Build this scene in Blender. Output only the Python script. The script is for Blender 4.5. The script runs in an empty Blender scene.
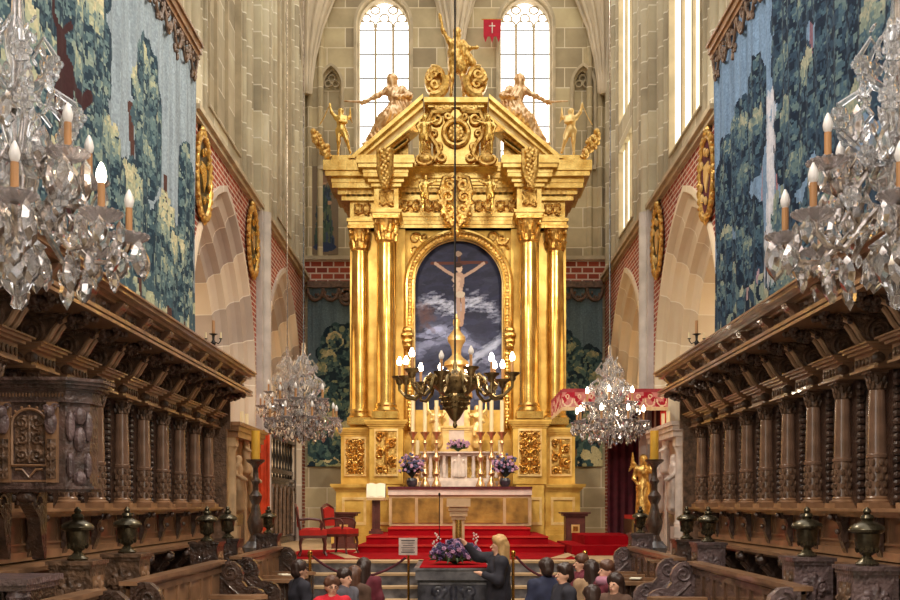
import bpy, bmesh, math, random
import numpy as np
from mathutils import Vector, Matrix
PI = math.pi
EYE = 2.15
F = 1000.0
scn = bpy.context.scene
COL = scn.collection
# ---------------------------------------------------------------- camera, sky, light, exposure
cd = bpy.data.cameras.new('camera'); cam = bpy.data.objects.new('camera', cd); COL.objects.link(cam)
cam.location = (0, 0, EYE); cam.rotation_euler = (PI/2, 0, 0)
cd.sensor_width = 36; cd.lens = 40; cd.shift_x = -5/900; cd.shift_y = 205/900; cd.clip_end = 200; cd.clip_start = 0.05
scn.camera = cam
scn.view_settings.view_transform = 'Standard'; scn.view_settings.look = 'None'
scn.view_settings.gamma = 1; scn.view_settings.use_curve_mapping = False
scn.view_settings.exposure = 0.4
w = bpy.data.worlds.new('sky'); scn.world = w; w.use_nodes = True
w.node_tree.nodes['Background'].inputs[0].default_value = (1.0, 0.96, 0.92, 1)
w.node_tree.nodes['Background'].inputs[1].default_value = 1.5
def area(name, loc, rot, sx, sy, power, color):
    l = bpy.data.lights.new(name, 'AREA'); l.shape = 'RECTANGLE'; l.size = sx; l.size_y = sy; l.energy = power; l.color = color
    o = bpy.data.objects.new(name, l); COL.objects.link(o); o.location = loc; o.rotation_euler = rot; return o
def spot(name, loc, tgt, power, color, size=0.3, ang=60):
    l = bpy.data.lights.new(name, 'SPOT'); l.energy = power; l.color = color; l.shadow_soft_size = size
    l.spot_size = math.radians(ang); l.spot_blend = 0.6
    o = bpy.data.objects.new(name, l); COL.objects.link(o); o.location = loc
    o.rotation_euler = (Vector(tgt)-Vector(loc)).to_track_quat('-Z', 'Y').to_euler(); return o
spot('altar_spotlight_left', (-3.3, 17.0, 9.0), (0.3, 22.5, 5.0), 650, (1.0, 0.84, 0.60), 0.35, 75)
spot('altar_spotlight_right', (3.3, 17.0, 9.0), (-0.3, 22.5, 5.0), 650, (1.0, 0.84, 0.60), 0.35, 75)
spot('altar_spotlight_low', (0, 14.5, 8.0), (0, 22, 2.6), 900, (1.0, 0.86, 0.66), 0.3, 60)  # added fill that brightens the lower altar, not a fixture
for sx in (-1, 1):
    spot('nave_lamp', (sx*2.2, 3.5, 9.5), (-sx*3.6, 9.5, EYE+0.6), 1300, (1.0, 0.88, 0.74), 0.12, 80)  # added spot putting highlights on the near stalls, no fixture there
    spot('choir_lamp', (sx*1.5, 13.0, 11.5), (-sx*3.4, 13.0, EYE+1.0), 900, (1.0, 0.90, 0.78), 0.12, 95)  # added spot for glints on the far stalls, no fixture there
for sx in (-1, 1):
    area('ambulatory_light', (sx*5.6, 20, 8.2), (0, 0, 0), 2.0, 10, 420, (1.0, 0.88, 0.74))
# ---------------------------------------------------------------- helpers
def lin(c):
    c = np.asarray(c, float)/255.0
    return np.where(c <= 0.04045, c/12.92, ((c+0.055)/1.055)**2.4)
def rgb(r, g, b): return tuple(lin((r, g, b)))+(1.0,)
def px(x, y, Z): return ((x-455)*Z/F, Z, EYE+(505-y)*Z/F)

class MB:
    def __init__(s): s.v = []; s.f = []; s.uv = None
    def add(s, vs, fs):
        n = len(s.v); s.v.extend([tuple(p) for p in vs]); s.f.extend([tuple(i+n for i in q) for q in fs]); return s
    def box(s, a, b):
        x0, x1 = sorted((a[0], b[0])); y0, y1 = sorted((a[1], b[1])); z0, z1 = sorted((a[2], b[2]))
        vs = [(x0,y0,z0),(x1,y0,z0),(x1,y1,z0),(x0,y1,z0),(x0,y0,z1),(x1,y0,z1),(x1,y1,z1),(x0,y1,z1)]
        return s.add(vs, [(0,3,2,1),(4,5,6,7),(0,1,5,4),(1,2,6,5),(2,3,7,6),(3,0,4,7)])
    def lathe(s, prof, c, n=16, flute=0, fa=0.0, sq=1.0, axis=2):
        vs = []; fs = []
        for r, z in prof:
            for i in range(n):
                a = 2*PI*i/n; rr = r*(1+fa*math.cos(flute*a)) if flute else r
                p = (rr*math.cos(a), rr*math.sin(a)*sq, z)
                if axis == 1: p = (p[0], p[2], p[1])
                if axis == 0: p = (p[2], p[0], p[1])
                vs.append((c[0]+p[0], c[1]+p[1], c[2]+p[2]))
        for j in range(len(prof)-1):
            for i in range(n):
                k = (i+1) % n; fs.append((j*n+i, j*n+k, (j+1)*n+k, (j+1)*n+i))
        fs.append(tuple(range(n))[::-1]); fs.append(tuple((len(prof)-1)*n+i for i in range(n)))
        return s.add(vs, fs)
    def cyl(s, c, r, h, n=12): return s.lathe([(r, 0), (r, h)], c, n)
    def tube(s, pts, r, n=6):
        pts = [Vector(p) for p in pts]; m = len(pts)
        rs = r if isinstance(r, (list, tuple)) else [r]*m
        vs = []; fs = []; up = None
        for i in range(m):
            t = (pts[min(i+1, m-1)]-pts[max(i-1, 0)])
            t = t.normalized() if t.length > 1e-9 else Vector((0, 0, 1))
            if up is None: up = t.orthogonal().normalized()
            up = (up-t*up.dot(t)); up = up.normalized() if up.length > 1e-6 else t.orthogonal().normalized()
            sd = t.cross(up)
            for j in range(n):
                a = 2*PI*j/n; vs.append(tuple(pts[i]+(up*math.cos(a)+sd*math.sin(a))*rs[i]))
        for i in range(m-1):
            for j in range(n):
                k = (j+1) % n; fs.append((i*n+j, i*n+k, (i+1)*n+k, (i+1)*n+j))
        fs.append(tuple(range(n))[::-1]); fs.append(tuple((m-1)*n+j for j in range(n)))
        return s.add(vs, fs)
    def prism(s, poly, fn, t0, t1):
        """poly of 2-d points; fn(a,b,t) -> 3-d"""
        n = len(poly)
        vs = [fn(a, b, t0) for a, b in poly]+[fn(a, b, t1) for a, b in poly]
        fs = [tuple(range(n))[::-1], tuple(range(n, 2*n))]
        for i in range(n): k = (i+1) % n; fs.append((i, k, n+k, n+i))
        return s.add(vs, fs)
    def ball(s, c, r, n=8, m=6):
        r = r if isinstance(r, (tuple, list)) else (r, r, r); vs = []; fs = []
        for j in range(1, m):
            b = PI*j/m
            for i in range(n):
                a = 2*PI*i/n; vs.append((c[0]+r[0]*math.sin(b)*math.cos(a), c[1]+r[1]*math.sin(b)*math.sin(a), c[2]+r[2]*math.cos(b)))
        t = len(vs); vs += [(c[0], c[1], c[2]+r[2]), (c[0], c[1], c[2]-r[2])]
        for j in range(m-2):
            for i in range(n):
                k = (i+1) % n; fs.append((j*n+i, (j+1)*n+i, (j+1)*n+k, j*n+k))
        for i in range(n):
            k = (i+1) % n; fs.append((t, i, k)); fs.append((t+1, (m-2)*n+k, (m-2)*n+i))
        return s.add(vs, fs)
    def grid(s, fn, nu, nv):
        vs = [fn(i/nu, j/nv) for j in range(nv+1) for i in range(nu+1)]
        fs = [(j*(nu+1)+i, j*(nu+1)+i+1, (j+1)*(nu+1)+i+1, (j+1)*(nu+1)+i) for j in range(nv) for i in range(nu)]
        return s.add(vs, fs)
    def xf(s, M):
        s.v = [tuple(M @ Vector(p)) for p in s.v]; return s

WORLD = {}; KIDS = {}
def prop(o, label=None, cat=None, group=None, kind=None):
    if label: o['label'] = label
    if cat: o['category'] = cat
    if group: o['group'] = group
    if kind: o['kind'] = kind
    return o
def thing(name, label, cat, loc=(0, 0, 0), group=None, kind=None):
    o = bpy.data.objects.new(name, None); COL.objects.link(o); o.location = loc; o.empty_display_size = 0.1
    WORLD[o.name] = Vector(loc); KIDS[o.name] = []
    return prop(o, label, cat, group, kind)
def make_mesh(name, v, f, mat, origin=(0, 0, 0), ang=0.6, recalc=True, uvf=None):
    v = np.asarray(v, float)-np.asarray(origin, float)
    me = bpy.data.meshes.new(name); me.from_pydata(v.tolist(), [], f)
    if recalc:
        bm = bmesh.new(); bm.from_mesh(me); bmesh.ops.recalc_face_normals(bm, faces=bm.faces); bm.to_mesh(me); bm.free()
    if ang is not None:
        me.polygons.foreach_set('use_smooth', [True]*len(me.polygons)); me.set_sharp_from_angle(angle=ang)
    me.materials.append(mat); me.update(); return me
def link(name, me, parent=None, origin=(0, 0, 0)):
    o = bpy.data.objects.new(name, me); COL.objects.link(o)
    if parent is not None:
        o.parent = parent; o.location = Vector(origin)-WORLD[parent.name]; KIDS[parent.name].append(o)
    else: o.location = origin
    WORLD[o.name] = Vector(origin); KIDS[o.name] = []
    return o
def obj(mb, name, mat, parent=None, origin=None, ang=0.6, recalc=True):
    if origin is None: origin = tuple(WORLD[parent.name]) if parent is not None else (0, 0, 0)
    return link(name, make_mesh(name, mb.v, mb.f, mat, origin, ang, recalc), parent, origin)
def copy_tree(o, parent=None, loc=None, rotz=None, scale=None):
    c = o.copy(); COL.objects.link(c); KIDS[c.name] = []
    WORLD[c.name] = Vector(loc) if loc is not None else WORLD[o.name]
    if parent is not None: c.parent = parent; KIDS[parent.name].append(c)
    if loc is not None: c.location = loc
    if rotz is not None: c.rotation_euler = (0, 0, rotz)
    if scale is not None: c.scale = (scale, scale, scale) if not isinstance(scale, tuple) else scale
    for k in KIDS[o.name]: copy_tree(k, c)
    return c
def struct(mb, name, mat, ang=0.6, recalc=True): return prop(obj(mb, name, mat, None, None, ang, recalc), kind='structure')

# -------- materials
def nt(name):
    m = bpy.data.materials.new(name); m.use_nodes = True; t = m.node_tree; return m, t, t.nodes['Principled BSDF']
def mat(name, c, rough=0.6, metal=0.0, var=0.18, vs=6.0, bump=0.0, bs=40.0, c2=None, spec=0.5, coat=0.0, vor=False):
    m, t, b = nt(name); N = t.nodes; L = t.links
    tc = N.new('ShaderNodeTexCoord'); nz = N.new('ShaderNodeTexNoise'); nz.inputs['Scale'].default_value = vs; nz.inputs['Detail'].default_value = 5
    L.new(tc.outputs['Object'], nz.inputs['Vector'])
    r = N.new('ShaderNodeValToRGB'); cc = rgb(*c); d = rgb(*c2) if c2 else tuple(x*(1-2.2*var) for x in cc[:3])+(1,)
    r.color_ramp.elements[0].position = 0.32; r.color_ramp.elements[1].position = 0.68
    r.color_ramp.elements[0].color = d; r.color_ramp.elements[1].color = tuple(min(1, x*(1+var*0.6)) for x in cc[:3])+(1,)
    L.new(nz.outputs['Fac'], r.inputs['Fac']); L.new(r.outputs['Color'], b.inputs['Base Color'])
    b.inputs['Roughness'].default_value = rough; b.inputs['Metallic'].default_value = metal
    b.inputs['Specular IOR Level'].default_value = spec; b.inputs['Coat Weight'].default_value = coat
    if bump:
        if vor:
            n2 = N.new('ShaderNodeTexVoronoi'); n2.feature = 'SMOOTH_F1'; n2.inputs['Scale'].default_value = bs; out = n2.outputs['Distance']
        else:
            n2 = N.new('ShaderNodeTexNoise'); n2.inputs['Scale'].default_value = bs; n2.inputs['Detail'].default_value = 4; out = n2.outputs['Fac']
        L.new(tc.outputs['Object'], n2.inputs['Vector'])
        bp = N.new('ShaderNodeBump'); bp.inputs['Strength'].default_value = bump; bp.inputs['Distance'].default_value = 0.02
        L.new(out, bp.inputs['Height']); L.new(bp.outputs['Normal'], b.inputs['Normal'])
    return m
def masonry(name, plane, c1, c2, mortar, bw, bh, ms=0.012, rough=0.85, off=0.5, noise=0.25, hue=None):
    m, t, b = nt(name); N = t.nodes; L = t.links
    g = N.new('ShaderNodeNewGeometry'); sp = N.new('ShaderNodeSeparateXYZ'); cb = N.new('ShaderNodeCombineXYZ')
    if plane == 'UV':
        uv = N.new('ShaderNodeUVMap'); vec = uv.outputs['UV']
    else:
        L.new(g.outputs['Position'], sp.inputs[0])
        L.new(sp.outputs['X' if plane == 'XZ' else 'Y'], cb.inputs[0]); L.new(sp.outputs['Y' if plane == 'XY' else 'Z'], cb.inputs[1])
        if plane == 'XY': L.new(sp.outputs['X'], cb.inputs[0])
        vec = cb.outputs[0]
    br = N.new('ShaderNodeTexBrick'); br.offset = off; br.inputs['Scale'].default_value = 1
    br.inputs['Brick Width'].default_value = bw; br.inputs['Row Height'].default_value = bh; br.inputs['Mortar Size'].default_value = ms
    br.inputs['Mortar Smooth'].default_value = 0.2; br.inputs['Bias'].default_value = 0
    br.inputs['Color1'].default_value = rgb(*c1); br.inputs['Color2'].default_value = rgb(*c2); br.inputs['Mortar'].default_value = rgb(*mortar)
    L.new(vec, br.inputs['Vector'])
    nz = N.new('ShaderNodeTexNoise'); nz.inputs['Scale'].default_value = 1.3; nz.inputs['Detail'].default_value = 8; nz.inputs['Roughness'].default_value = 0.6
    L.new(g.outputs['Position'], nz.inputs['Vector'])
    mx = N.new('ShaderNodeMix'); mx.data_type = 'RGBA'; mx.blend_type = 'OVERLAY'; mx.inputs[0].default_value = noise*2
    L.new(br.outputs['Color'], mx.inputs[6]); L.new(nz.outputs['Fac'], mx.inputs[7]); L.new(mx.outputs[2], b.inputs['Base Color'])
    bp = N.new('ShaderNodeBump'); bp.inputs['Strength'].default_value = 0.4; bp.inputs['Distance'].default_value = 0.01
    L.new(br.outputs['Fac'], bp.inputs['Height']); bp.invert = True; L.new(bp.outputs['Normal'], b.inputs['Normal'])
    b.inputs['Roughness'].default_value = rough; b.inputs['Specular IOR Level'].default_value = 0.25
    return m
def emit(name, c, st):
    m, t, b = nt(name); b.inputs['Base Color'].default_value = rgb(*c); b.inputs['Emission Color'].default_value = rgb(*c); b.inputs['Emission Strength'].default_value = st; return m
def painted(name, rough=0.9, nscale=22, amt=0.55):
    m, t, b = nt(name); N = t.nodes; L = t.links
    a = N.new('ShaderNodeVertexColor'); a.layer_name = 'paint'
    tc = N.new('ShaderNodeTexCoord'); nz = N.new('ShaderNodeTexNoise'); nz.inputs['Scale'].default_value = nscale; nz.inputs['Detail'].default_value = 6; nz.inputs['Roughness'].default_value = 0.75
    L.new(tc.outputs['Object'], nz.inputs['Vector'])
    mx = N.new('ShaderNodeMix'); mx.data_type = 'RGBA'; mx.blend_type = 'OVERLAY'; mx.inputs[0].default_value = amt
    L.new(a.outputs['Color'], mx.inputs[6]); L.new(nz.outputs['Fac'], mx.inputs[7]); L.new(mx.outputs[2], b.inputs['Base Color'])
    b.inputs['Roughness'].default_value = rough; b.inputs['Specular IOR Level'].default_value = 0.2; return m

STONE_X = masonry('stone_side', 'YZ', (214, 204, 176), (170, 158, 134), (238, 232, 216), 0.95, 0.52, 0.014)
STONE_Y = masonry('stone_back', 'XZ', (204, 188, 150), (156, 142, 116), (226, 214, 186), 0.95, 0.52, 0.014)
BRICK_X = masonry('brick_side', 'YZ', (176, 84, 62), (132, 58, 46), (214, 196, 180), 0.27, 0.092, 0.014, noise=0.1)
BRICK_Y = masonry('brick_back', 'XZ', (176, 84, 62), (132, 58, 46), (214, 196, 180), 0.3, 0.16, 0.02, noise=0.1)
VOUSS = masonry('arch_stone', 'UV', (236, 220, 196), (160, 146, 142), (244, 236, 222), 0.9, 3.0, 0.012, off=0.0, noise=0.12)
VOUSSR = masonry('warm_arch_stone', 'UV', (238, 222, 192), (206, 188, 160), (244, 236, 218), 0.9, 3.0, 0.012, off=0.0, noise=0.1)
PLASTER = mat('cream_plaster', (240, 222, 186), 0.9, var=0.05, vs=1.0)
GREYSTONE = mat('grey_stone', (204, 196, 190), 0.8, var=0.12, vs=3.0)
TRIM = mat('trim_stone', (196, 180, 150), 0.8, var=0.12, vs=3.0)
RIB = mat('rib_stone', (222, 208, 184), 0.8, var=0.08, vs=2.0)
GOLD = mat('gilding', (240, 208, 128), 0.22, 0.9, var=0.1, vs=4.0, bump=0.12, bs=24, c2=(206, 162, 82))
GOLDR = mat('carved_gilding', (240, 204, 124), 0.28, 0.9, var=0.2, vs=14.0, bump=0.4, bs=45, c2=(172, 124, 56))
GOLDP = mat('satin_gilding', (232, 196, 104), 0.38, 0.35, var=0.12, vs=3.5, bump=0.1, bs=20, c2=(200, 154, 68))
PALEGOLD = mat('pale_gilding', (248, 222, 160), 0.4, 0.6, var=0.12, vs=4.0, c2=(226, 184, 110))
SILVERGOLD = mat('silvery_gilding', (236, 208, 170), 0.32, 0.8, var=0.2, vs=10.0, bump=0.2, bs=30, c2=(196, 146, 92))
WOOD = mat('dark_oak', (116, 86, 68), 0.27, var=0.24, vs=7.0, bump=0.15, bs=60, coat=0.5)
WOODL = mat('warm_oak', (154, 116, 86), 0.3, var=0.2, vs=5.0, coat=0.4)
WOODD = mat('carved_black_oak', (78, 56, 46), 0.3, var=0.3, vs=9.0, bump=0.9, bs=34, coat=0.5)  # dark carved oak; also carries the recess shade behind the stall columns
WOODC = mat('carved_oak', (118, 90, 70), 0.35, var=0.3, vs=12.0, bump=0.9, bs=30, coat=0.2)
WOODP = mat('purplish_oak', (116, 96, 96), 0.32, var=0.28, vs=9.0, bump=0.9, bs=30, coat=0.3)
BRONZE = mat('dark_bronze', (176, 150, 104), 0.25, 0.85, var=0.25, vs=8.0, c2=(92, 76, 52))
IRON = mat('black_iron', (44, 40, 38), 0.4, 0.6)
URN = mat('patinated_bronze', (92, 84, 66), 0.25, 0.7, var=0.3, vs=9.0, c2=(48, 42, 30))
BRASS = mat('brass', (214, 160, 80), 0.25, 0.9, var=0.1)
RED = mat('red_carpet', (156, 10, 22), 0.95, var=0.12, vs=3.0, spec=0.1)
REDV = mat('red_velvet', (190, 34, 22), 0.8, var=0.1, vs=8.0)
MAROON = mat('maroon_cloth', (88, 26, 40), 0.8, var=0.2, vs=6.0)
ORANGE = mat('orange_cloth', (214, 74, 34), 0.8, var=0.15, vs=4.0)
BOXW = mat('brown_purple_oak', (92, 70, 64), 0.35, var=0.3, vs=9.0, bump=0.8, bs=30, coat=0.3)
MARBLE = mat('grey_marble', (120, 118, 122), 0.35, var=0.3, vs=5.0, c2=(58, 58, 66))
MARBLED = mat('dark_marble', (74, 74, 84), 0.3, var=0.4, vs=7.0, c2=(30, 30, 40))
BEIGE = mat('beige_stone', (200, 168, 128), 0.6, var=0.12, vs=4.0)
WHITEM = mat('white_marble', (232, 216, 206), 0.4, var=0.12, vs=6.0)
LINEN = mat('white_linen', (226, 206, 196), 0.85, var=0.08)
DAMASK = mat('brown_gold_damask', (168, 130, 60), 0.5, 0.3, var=0.3, vs=3.0, bump=0.3, bs=14, c2=(110, 80, 32))
MAHOG = mat('mahogany', (96, 50, 44), 0.4, var=0.2, vs=6.0, coat=0.2)
WAX = mat('beeswax', (226, 176, 60), 0.5, var=0.08)
WAXW = mat('white_wax', (238, 222, 180), 0.5, var=0.05)
SLEEVE = mat('tan_candle_sleeve', (178, 128, 80), 0.5, var=0.1)
PAPER = mat('paper', (236, 228, 204), 0.9, var=0.03)
INK = mat('grey_print', (96, 90, 92), 0.9, var=0.03)
LEAF = mat('leaves', (60, 84, 50), 0.7, var=0.3, vs=30)
LEAFD = mat('dark_leaves', (38, 56, 52), 0.7, var=0.3, vs=30)
PURPLE = mat('purple_petals', (112, 84, 134), 0.7, var=0.3, vs=30)
PINK = mat('mauve_petals', (206, 160, 196), 0.7, var=0.2, vs=30)
BLUEP = mat('blue_petals', (92, 96, 134), 0.7, var=0.3, vs=30)
FLOORM = masonry('floor_tiles', 'XY', (150, 140, 126), (110, 100, 92), (80, 74, 70), 0.6, 0.6, 0.01, off=0.0, rough=0.4)
SKIN = mat('skin', (222, 170, 142), 0.6, var=0.06)
GLASSW = emit('daylit_glass', (255, 252, 246), 2.4); GLASSC = emit('cream_daylit_glass', (255, 246, 218), 1.15)
BULB = mat('frosted_bulb', (232, 226, 222), 0.3, var=0.03)
BULBLIT = emit('lit_bulb', (255, 244, 226), 40.0)
FLAME = emit('flame_bulb', (255, 240, 214), 30.0)
def crystal():
    m, t, b = nt('crystal'); b.inputs['Base Color'].default_value = (0.96, 0.95, 0.96, 1)
    b.inputs['Roughness'].default_value = 0.04; b.inputs['Transmission Weight'].default_value = 0.9; b.inputs['IOR'].default_value = 1.5
    b.inputs['Specular IOR Level'].default_value = 1.0; return m
CRYSTAL = crystal()
FLUTED = mat('fluted_glass', (236, 228, 228), 0.15, var=0.08)
FLUTED.node_tree.nodes['Principled BSDF'].inputs['Transmission Weight'].default_value = 0.85
SILVER = mat('silvered_metal', (240, 230, 224), 0.16, 0.9, var=0.25, vs=20, c2=(120, 104, 92))
PAINT = painted('woven_tapestry'); OIL = painted('oil_paint', 0.5, 20, 0.25)

# -------- organic meshes from a signed distance field
def iso(f, lo, vox):
    ins = f < 0; nx, ny, nz = f.shape
    acc = np.zeros((nx-1, ny-1, nz-1, 3)); cnt = np.zeros((nx-1, ny-1, nz-1))
    I, J, K = np.meshgrid(np.arange(nx-1), np.arange(ny-1), np.arange(nz-1), indexing='ij')
    def sl(a, o): return a[o[0]:o[0]+nx-1, o[1]:o[1]+ny-1, o[2]:o[2]+nz-1]
    for ax in range(3):
        for b in range(2):
            for c in range(2):
                o = [0, 0, 0]; oth = [k for k in range(3) if k != ax]; o[oth[0]] = b; o[oth[1]] = c
                o2 = list(o); o2[ax] = 1
                f0 = sl(f, o); f1 = sl(f, o2); m = (f0 < 0) != (f1 < 0)
                tt = np.where(m, f0/np.where(m, f0-f1, 1), 0)
                P = [o[0], o[1], o[2]]
                for k in range(3): acc[..., k] += np.where(m, P[k]+(tt if k == ax else 0), 0)
                cnt += m
    act = cnt > 0; idx = -np.ones(act.shape, int); idx[act] = np.arange(act.sum())
    base = np.stack([I[act], J[act], K[act]], 1)
    V = (base+acc[act]/cnt[act][:, None])*vox+np.asarray(lo)
    faces = []
    for ax in range(3):
        a, b = [(1, 2), (2, 0), (0, 1)][ax]
        s0 = [slice(None)]*3; s1 = [slice(None)]*3
        s0[ax] = slice(0, -1); s1[ax] = slice(1, None)
        for q in (a, b): s0[q] = slice(1, -1); s1[q] = slice(1, -1)
        A = ins[tuple(s0)]; B = ins[tuple(s1)]; ch = np.argwhere(A != B)
        if len(ch) == 0: continue
        sg = A[tuple(ch.T)]; p = ch.copy(); p[:, a] += 1; p[:, b] += 1
        def cell(da, db):
            q = p.copy(); q[:, a] += da; q[:, b] += db; return idx[tuple(q.T)]
        Q = np.stack([cell(-1, -1), cell(0, -1), cell(0, 0), cell(-1, 0)], 1)
        Q[~sg] = Q[~sg][:, ::-1]; faces.append(Q)
    return V, np.concatenate(faces).tolist()
def blob(caps, vox=0.02, k=0.02, neg=(), noise=0.0, ns=30.0, seed=0):
    """caps: (p0,p1,r0,r1[,squash]) -> verts, faces of their smooth union"""
    P = np.array([c[0] for c in caps]+[c[1] for c in caps]); R = max(max(c[2], c[3]) for c in caps)
    lo = P.min(0)-R-3*vox; hi = P.max(0)+R+3*vox
    ax = [np.arange(lo[i], hi[i]+vox, vox) for i in range(3)]
    X, Y, Z = np.meshgrid(*ax, indexing='ij'); acc = np.zeros(X.shape)
    def dist(c):
        a = np.array(c[0], float); b = np.array(c[1], float); d = b-a; L2 = max(d.dot(d), 1e-9)
        t = np.clip(((X-a[0])*d[0]+(Y-a[1])*d[1]+(Z-a[2])*d[2])/L2, 0, 1)
        return np.sqrt((X-a[0]-t*d[0])**2+(Y-a[1]-t*d[1])**2+(Z-a[2]-t*d[2])**2)-(c[2]+(c[3]-c[2])*t)
    for c in caps: acc += np.exp(np.clip(-dist(c)/k, -60, 60))
    f = -k*np.log(acc+1e-30)
    for c in neg: f = np.maximum(f, -dist(c))
    if noise: f = f+noise*np.sin(ns*X+3*np.sin(9*Z+seed))*np.sin(ns*Y+2*np.sin(8*Z+seed*2))
    V, Fc = iso(f, lo, vox); return V, Fc
def blob_obj(name, caps, m, parent=None, origin=None, **kw):
    V, Fc = blob(caps, **kw)
    if origin is None: origin = tuple(WORLD[parent.name]) if parent is not None else (0, 0, 0)
    return link(name, make_mesh(name, V, Fc, m, origin, 1.2, False), parent, origin)

# -------- ornament: relief heights from scrolling stems
def spiral_pts(cx, cy, r, turns, a0, sg, n=40):
    t = np.linspace(0, 1, n); a = a0+sg*turns*2*PI*t; rr = r*(1-0.9*t)
    return np.stack([cx+rr*np.cos(a), cy+rr*np.sin(a)], 1)
def scroll_pattern(W, H, seed, sym=True, n=6):
    rnd = random.Random(seed); pts = []; rad = []
    for i in range(n):
        y = (i+0.5)/n*H; r = min(W*0.21, H/n*0.55); x = W*0.27*(1 if sym else (1 if i % 2 else -1))
        p = spiral_pts(x, y, r, 1.4, PI*(0.5 if i % 2 else 1.5), 1 if i % 2 else -1); pts.append(p); rad.append(np.linspace(1.0, 0.7, len(p)))
        for q in range(3):
            a = rnd.uniform(0, 6.28); lx = x+r*1.15*math.cos(a); ly = y+r*1.15*math.sin(a)
            t = np.linspace(0, 1, 8)[:, None]; p = np.array([[x+r*0.8*math.cos(a), y+r*0.8*math.sin(a)]])*(1-t)+np.array([[lx, ly]])*t
            pts.append(p); rad.append(np.linspace(0.6, 1.2, 8))
    st = np.stack([np.zeros(30), np.linspace(0, H, 30)], 1); pts.append(st); rad.append(0.8+0.5*np.abs(np.sin(np.linspace(0, 3*n, 30))))
    return np.concatenate(pts), np.concatenate(rad)
def relief(W, H, depth, seed, nu=30, nv=50, n=6, sym=True, rr=None):
    """height grid (nv+1,nu+1) over [-W/2,W/2]x[0,H]"""
    P, R = scroll_pattern(W, H, seed, sym, n); rr = rr or W*0.055
    x = np.linspace(-W/2, W/2, nu+1); y = np.linspace(0, H, nv+1); X, Y = np.meshgrid(x, y); Xs = np.abs(X) if sym else X
    d = np.sqrt((Xs[..., None]-P[:, 0])**2+(Y[..., None]-P[:, 1])**2)/(R*rr)
    h = np.sqrt(np.clip(1-d.min(-1)**2, 0, 1)); return X, Y, h*depth
def relief_mb(W, H, depth, seed, fn, nu=30, nv=50, n=6, sym=True, rr=None):
    """fn(x, y, h) -> 3-d"""
    X, Y, h = relief(W, H, depth, seed, nu, nv, n, sym, rr); mb = MB()
    return mb.add([fn(X[j, i], Y[j, i], h[j, i]) for j in range(nv+1) for i in range(nu+1)],
                  [(j*(nu+1)+i, j*(nu+1)+i+1, (j+1)*(nu+1)+i+1, (j+1)*(nu+1)+i) for j in range(nv) for i in range(nu)])
def spiral3(fn, cx, cy, r, turns, a0, sg, rad, mb, n=22, k=5):
    P = spiral_pts(cx, cy, r, turns, a0, sg, n); mb.tube([fn(a, b) for a, b in P], [rad*(1-0.5*i/n) for i in range(n)], k)
# ================================================================ THE ROOM
WS = 3.9; PLAT = -0.89; TOPH = 16.0
def SP(s, w, y, h): return (s*w, y, EYE+h)
def arch_half(a, rise, n=10, d=0.0):
    """points of the left half of a pointed arch (u from -a+d to 0, v from spring)"""
    R = (a*a+rise*rise)/(2*a); c = R-a; r = R-d; t1 = math.acos(c/r)
    return [(c-r*math.cos(t1*i/n), r*math.sin(t1*i/n)) for i in range(n+1)]
def arch_curve(a, rise, n=10, d=0.0):
    h = arch_half(a, rise, n, d); return h+[(-u, v) for u, v in h[-2::-1]]
def arch_wall(mb, fn, u0, u1, v0, v1, ops):
    """ops: (uc, a, vsill, vspring, rise)"""
    cur = u0
    def q(*p): mb.add([fn(*x) for x in p], [tuple(range(len(p)))])
    for uc, a, vs, vp, rise in sorted(ops):
        if uc-a > cur: q((cur, v0), (uc-a, v0), (uc-a, v1), (cur, v1))
        if vs > v0: q((uc-a, v0), (uc+a, v0), (uc+a, vs), (uc-a, vs))
        c = arch_curve(a, rise) if rise > 0 else [(-a, 0), (a, 0)]
        for (x0, y0), (x1, y1) in zip(c[:-1], c[1:]): q((uc+x0, vp+y0), (uc+x1, vp+y1), (uc+x1, v1), (uc+x0, v1))
        cur = uc+a
    if u1 > cur: q((cur, v0), (u1, v0), (u1, v1), (cur, v1))
def sweep_arch(fn, uc, a, vs, vp, rise, prof, name, mat_, n=12):
    """prof: (inset, depth); fn(u,v,depth)"""
    rows = []; L0 = None
    for d, q in prof:
        c = [(-a+d, vs-vp), ]+[(u, v) for u, v in arch_curve(a, rise, n, d)]+[(a-d, vs-vp)]
        rows.append([fn(uc+u, vp+v, q) for u, v in c])
        if L0 is None:
            L0 = [0.0]
            for p, r in zip(c[:-1], c[1:]): L0.append(L0[-1]+math.dist(p, r))
    m = len(L0); vs_ = [p for r in rows for p in r]; fs = []; uvs = []
    V = [0.0]
    for (a0, b0), (a1, b1) in zip(prof[:-1], prof[1:]): V.append(V[-1]+math.hypot(a1-a0, b1-b0))
    for j in range(len(prof)-1):
        for i in range(m-1):
            fs.append((j*m+i, j*m+i+1, (j+1)*m+i+1, (j+1)*m+i))
            uvs += [(L0[i], V[j]), (L0[i+1], V[j]), (L0[i+1], V[j+1]), (L0[i], V[j+1])]
    me = bpy.data.meshes.new(name); me.from_pydata(vs_, [], fs)
    uv = me.uv_layers.new(name='UVMap'); uv.data.foreach_set('uv', [c+0.05 for p in uvs for c in p])
    me.polygons.foreach_set('use_smooth', [True]*len(fs)); me.set_sharp_from_angle(angle=0.5); me.materials.append(mat_); me.update()
    return me
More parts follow.
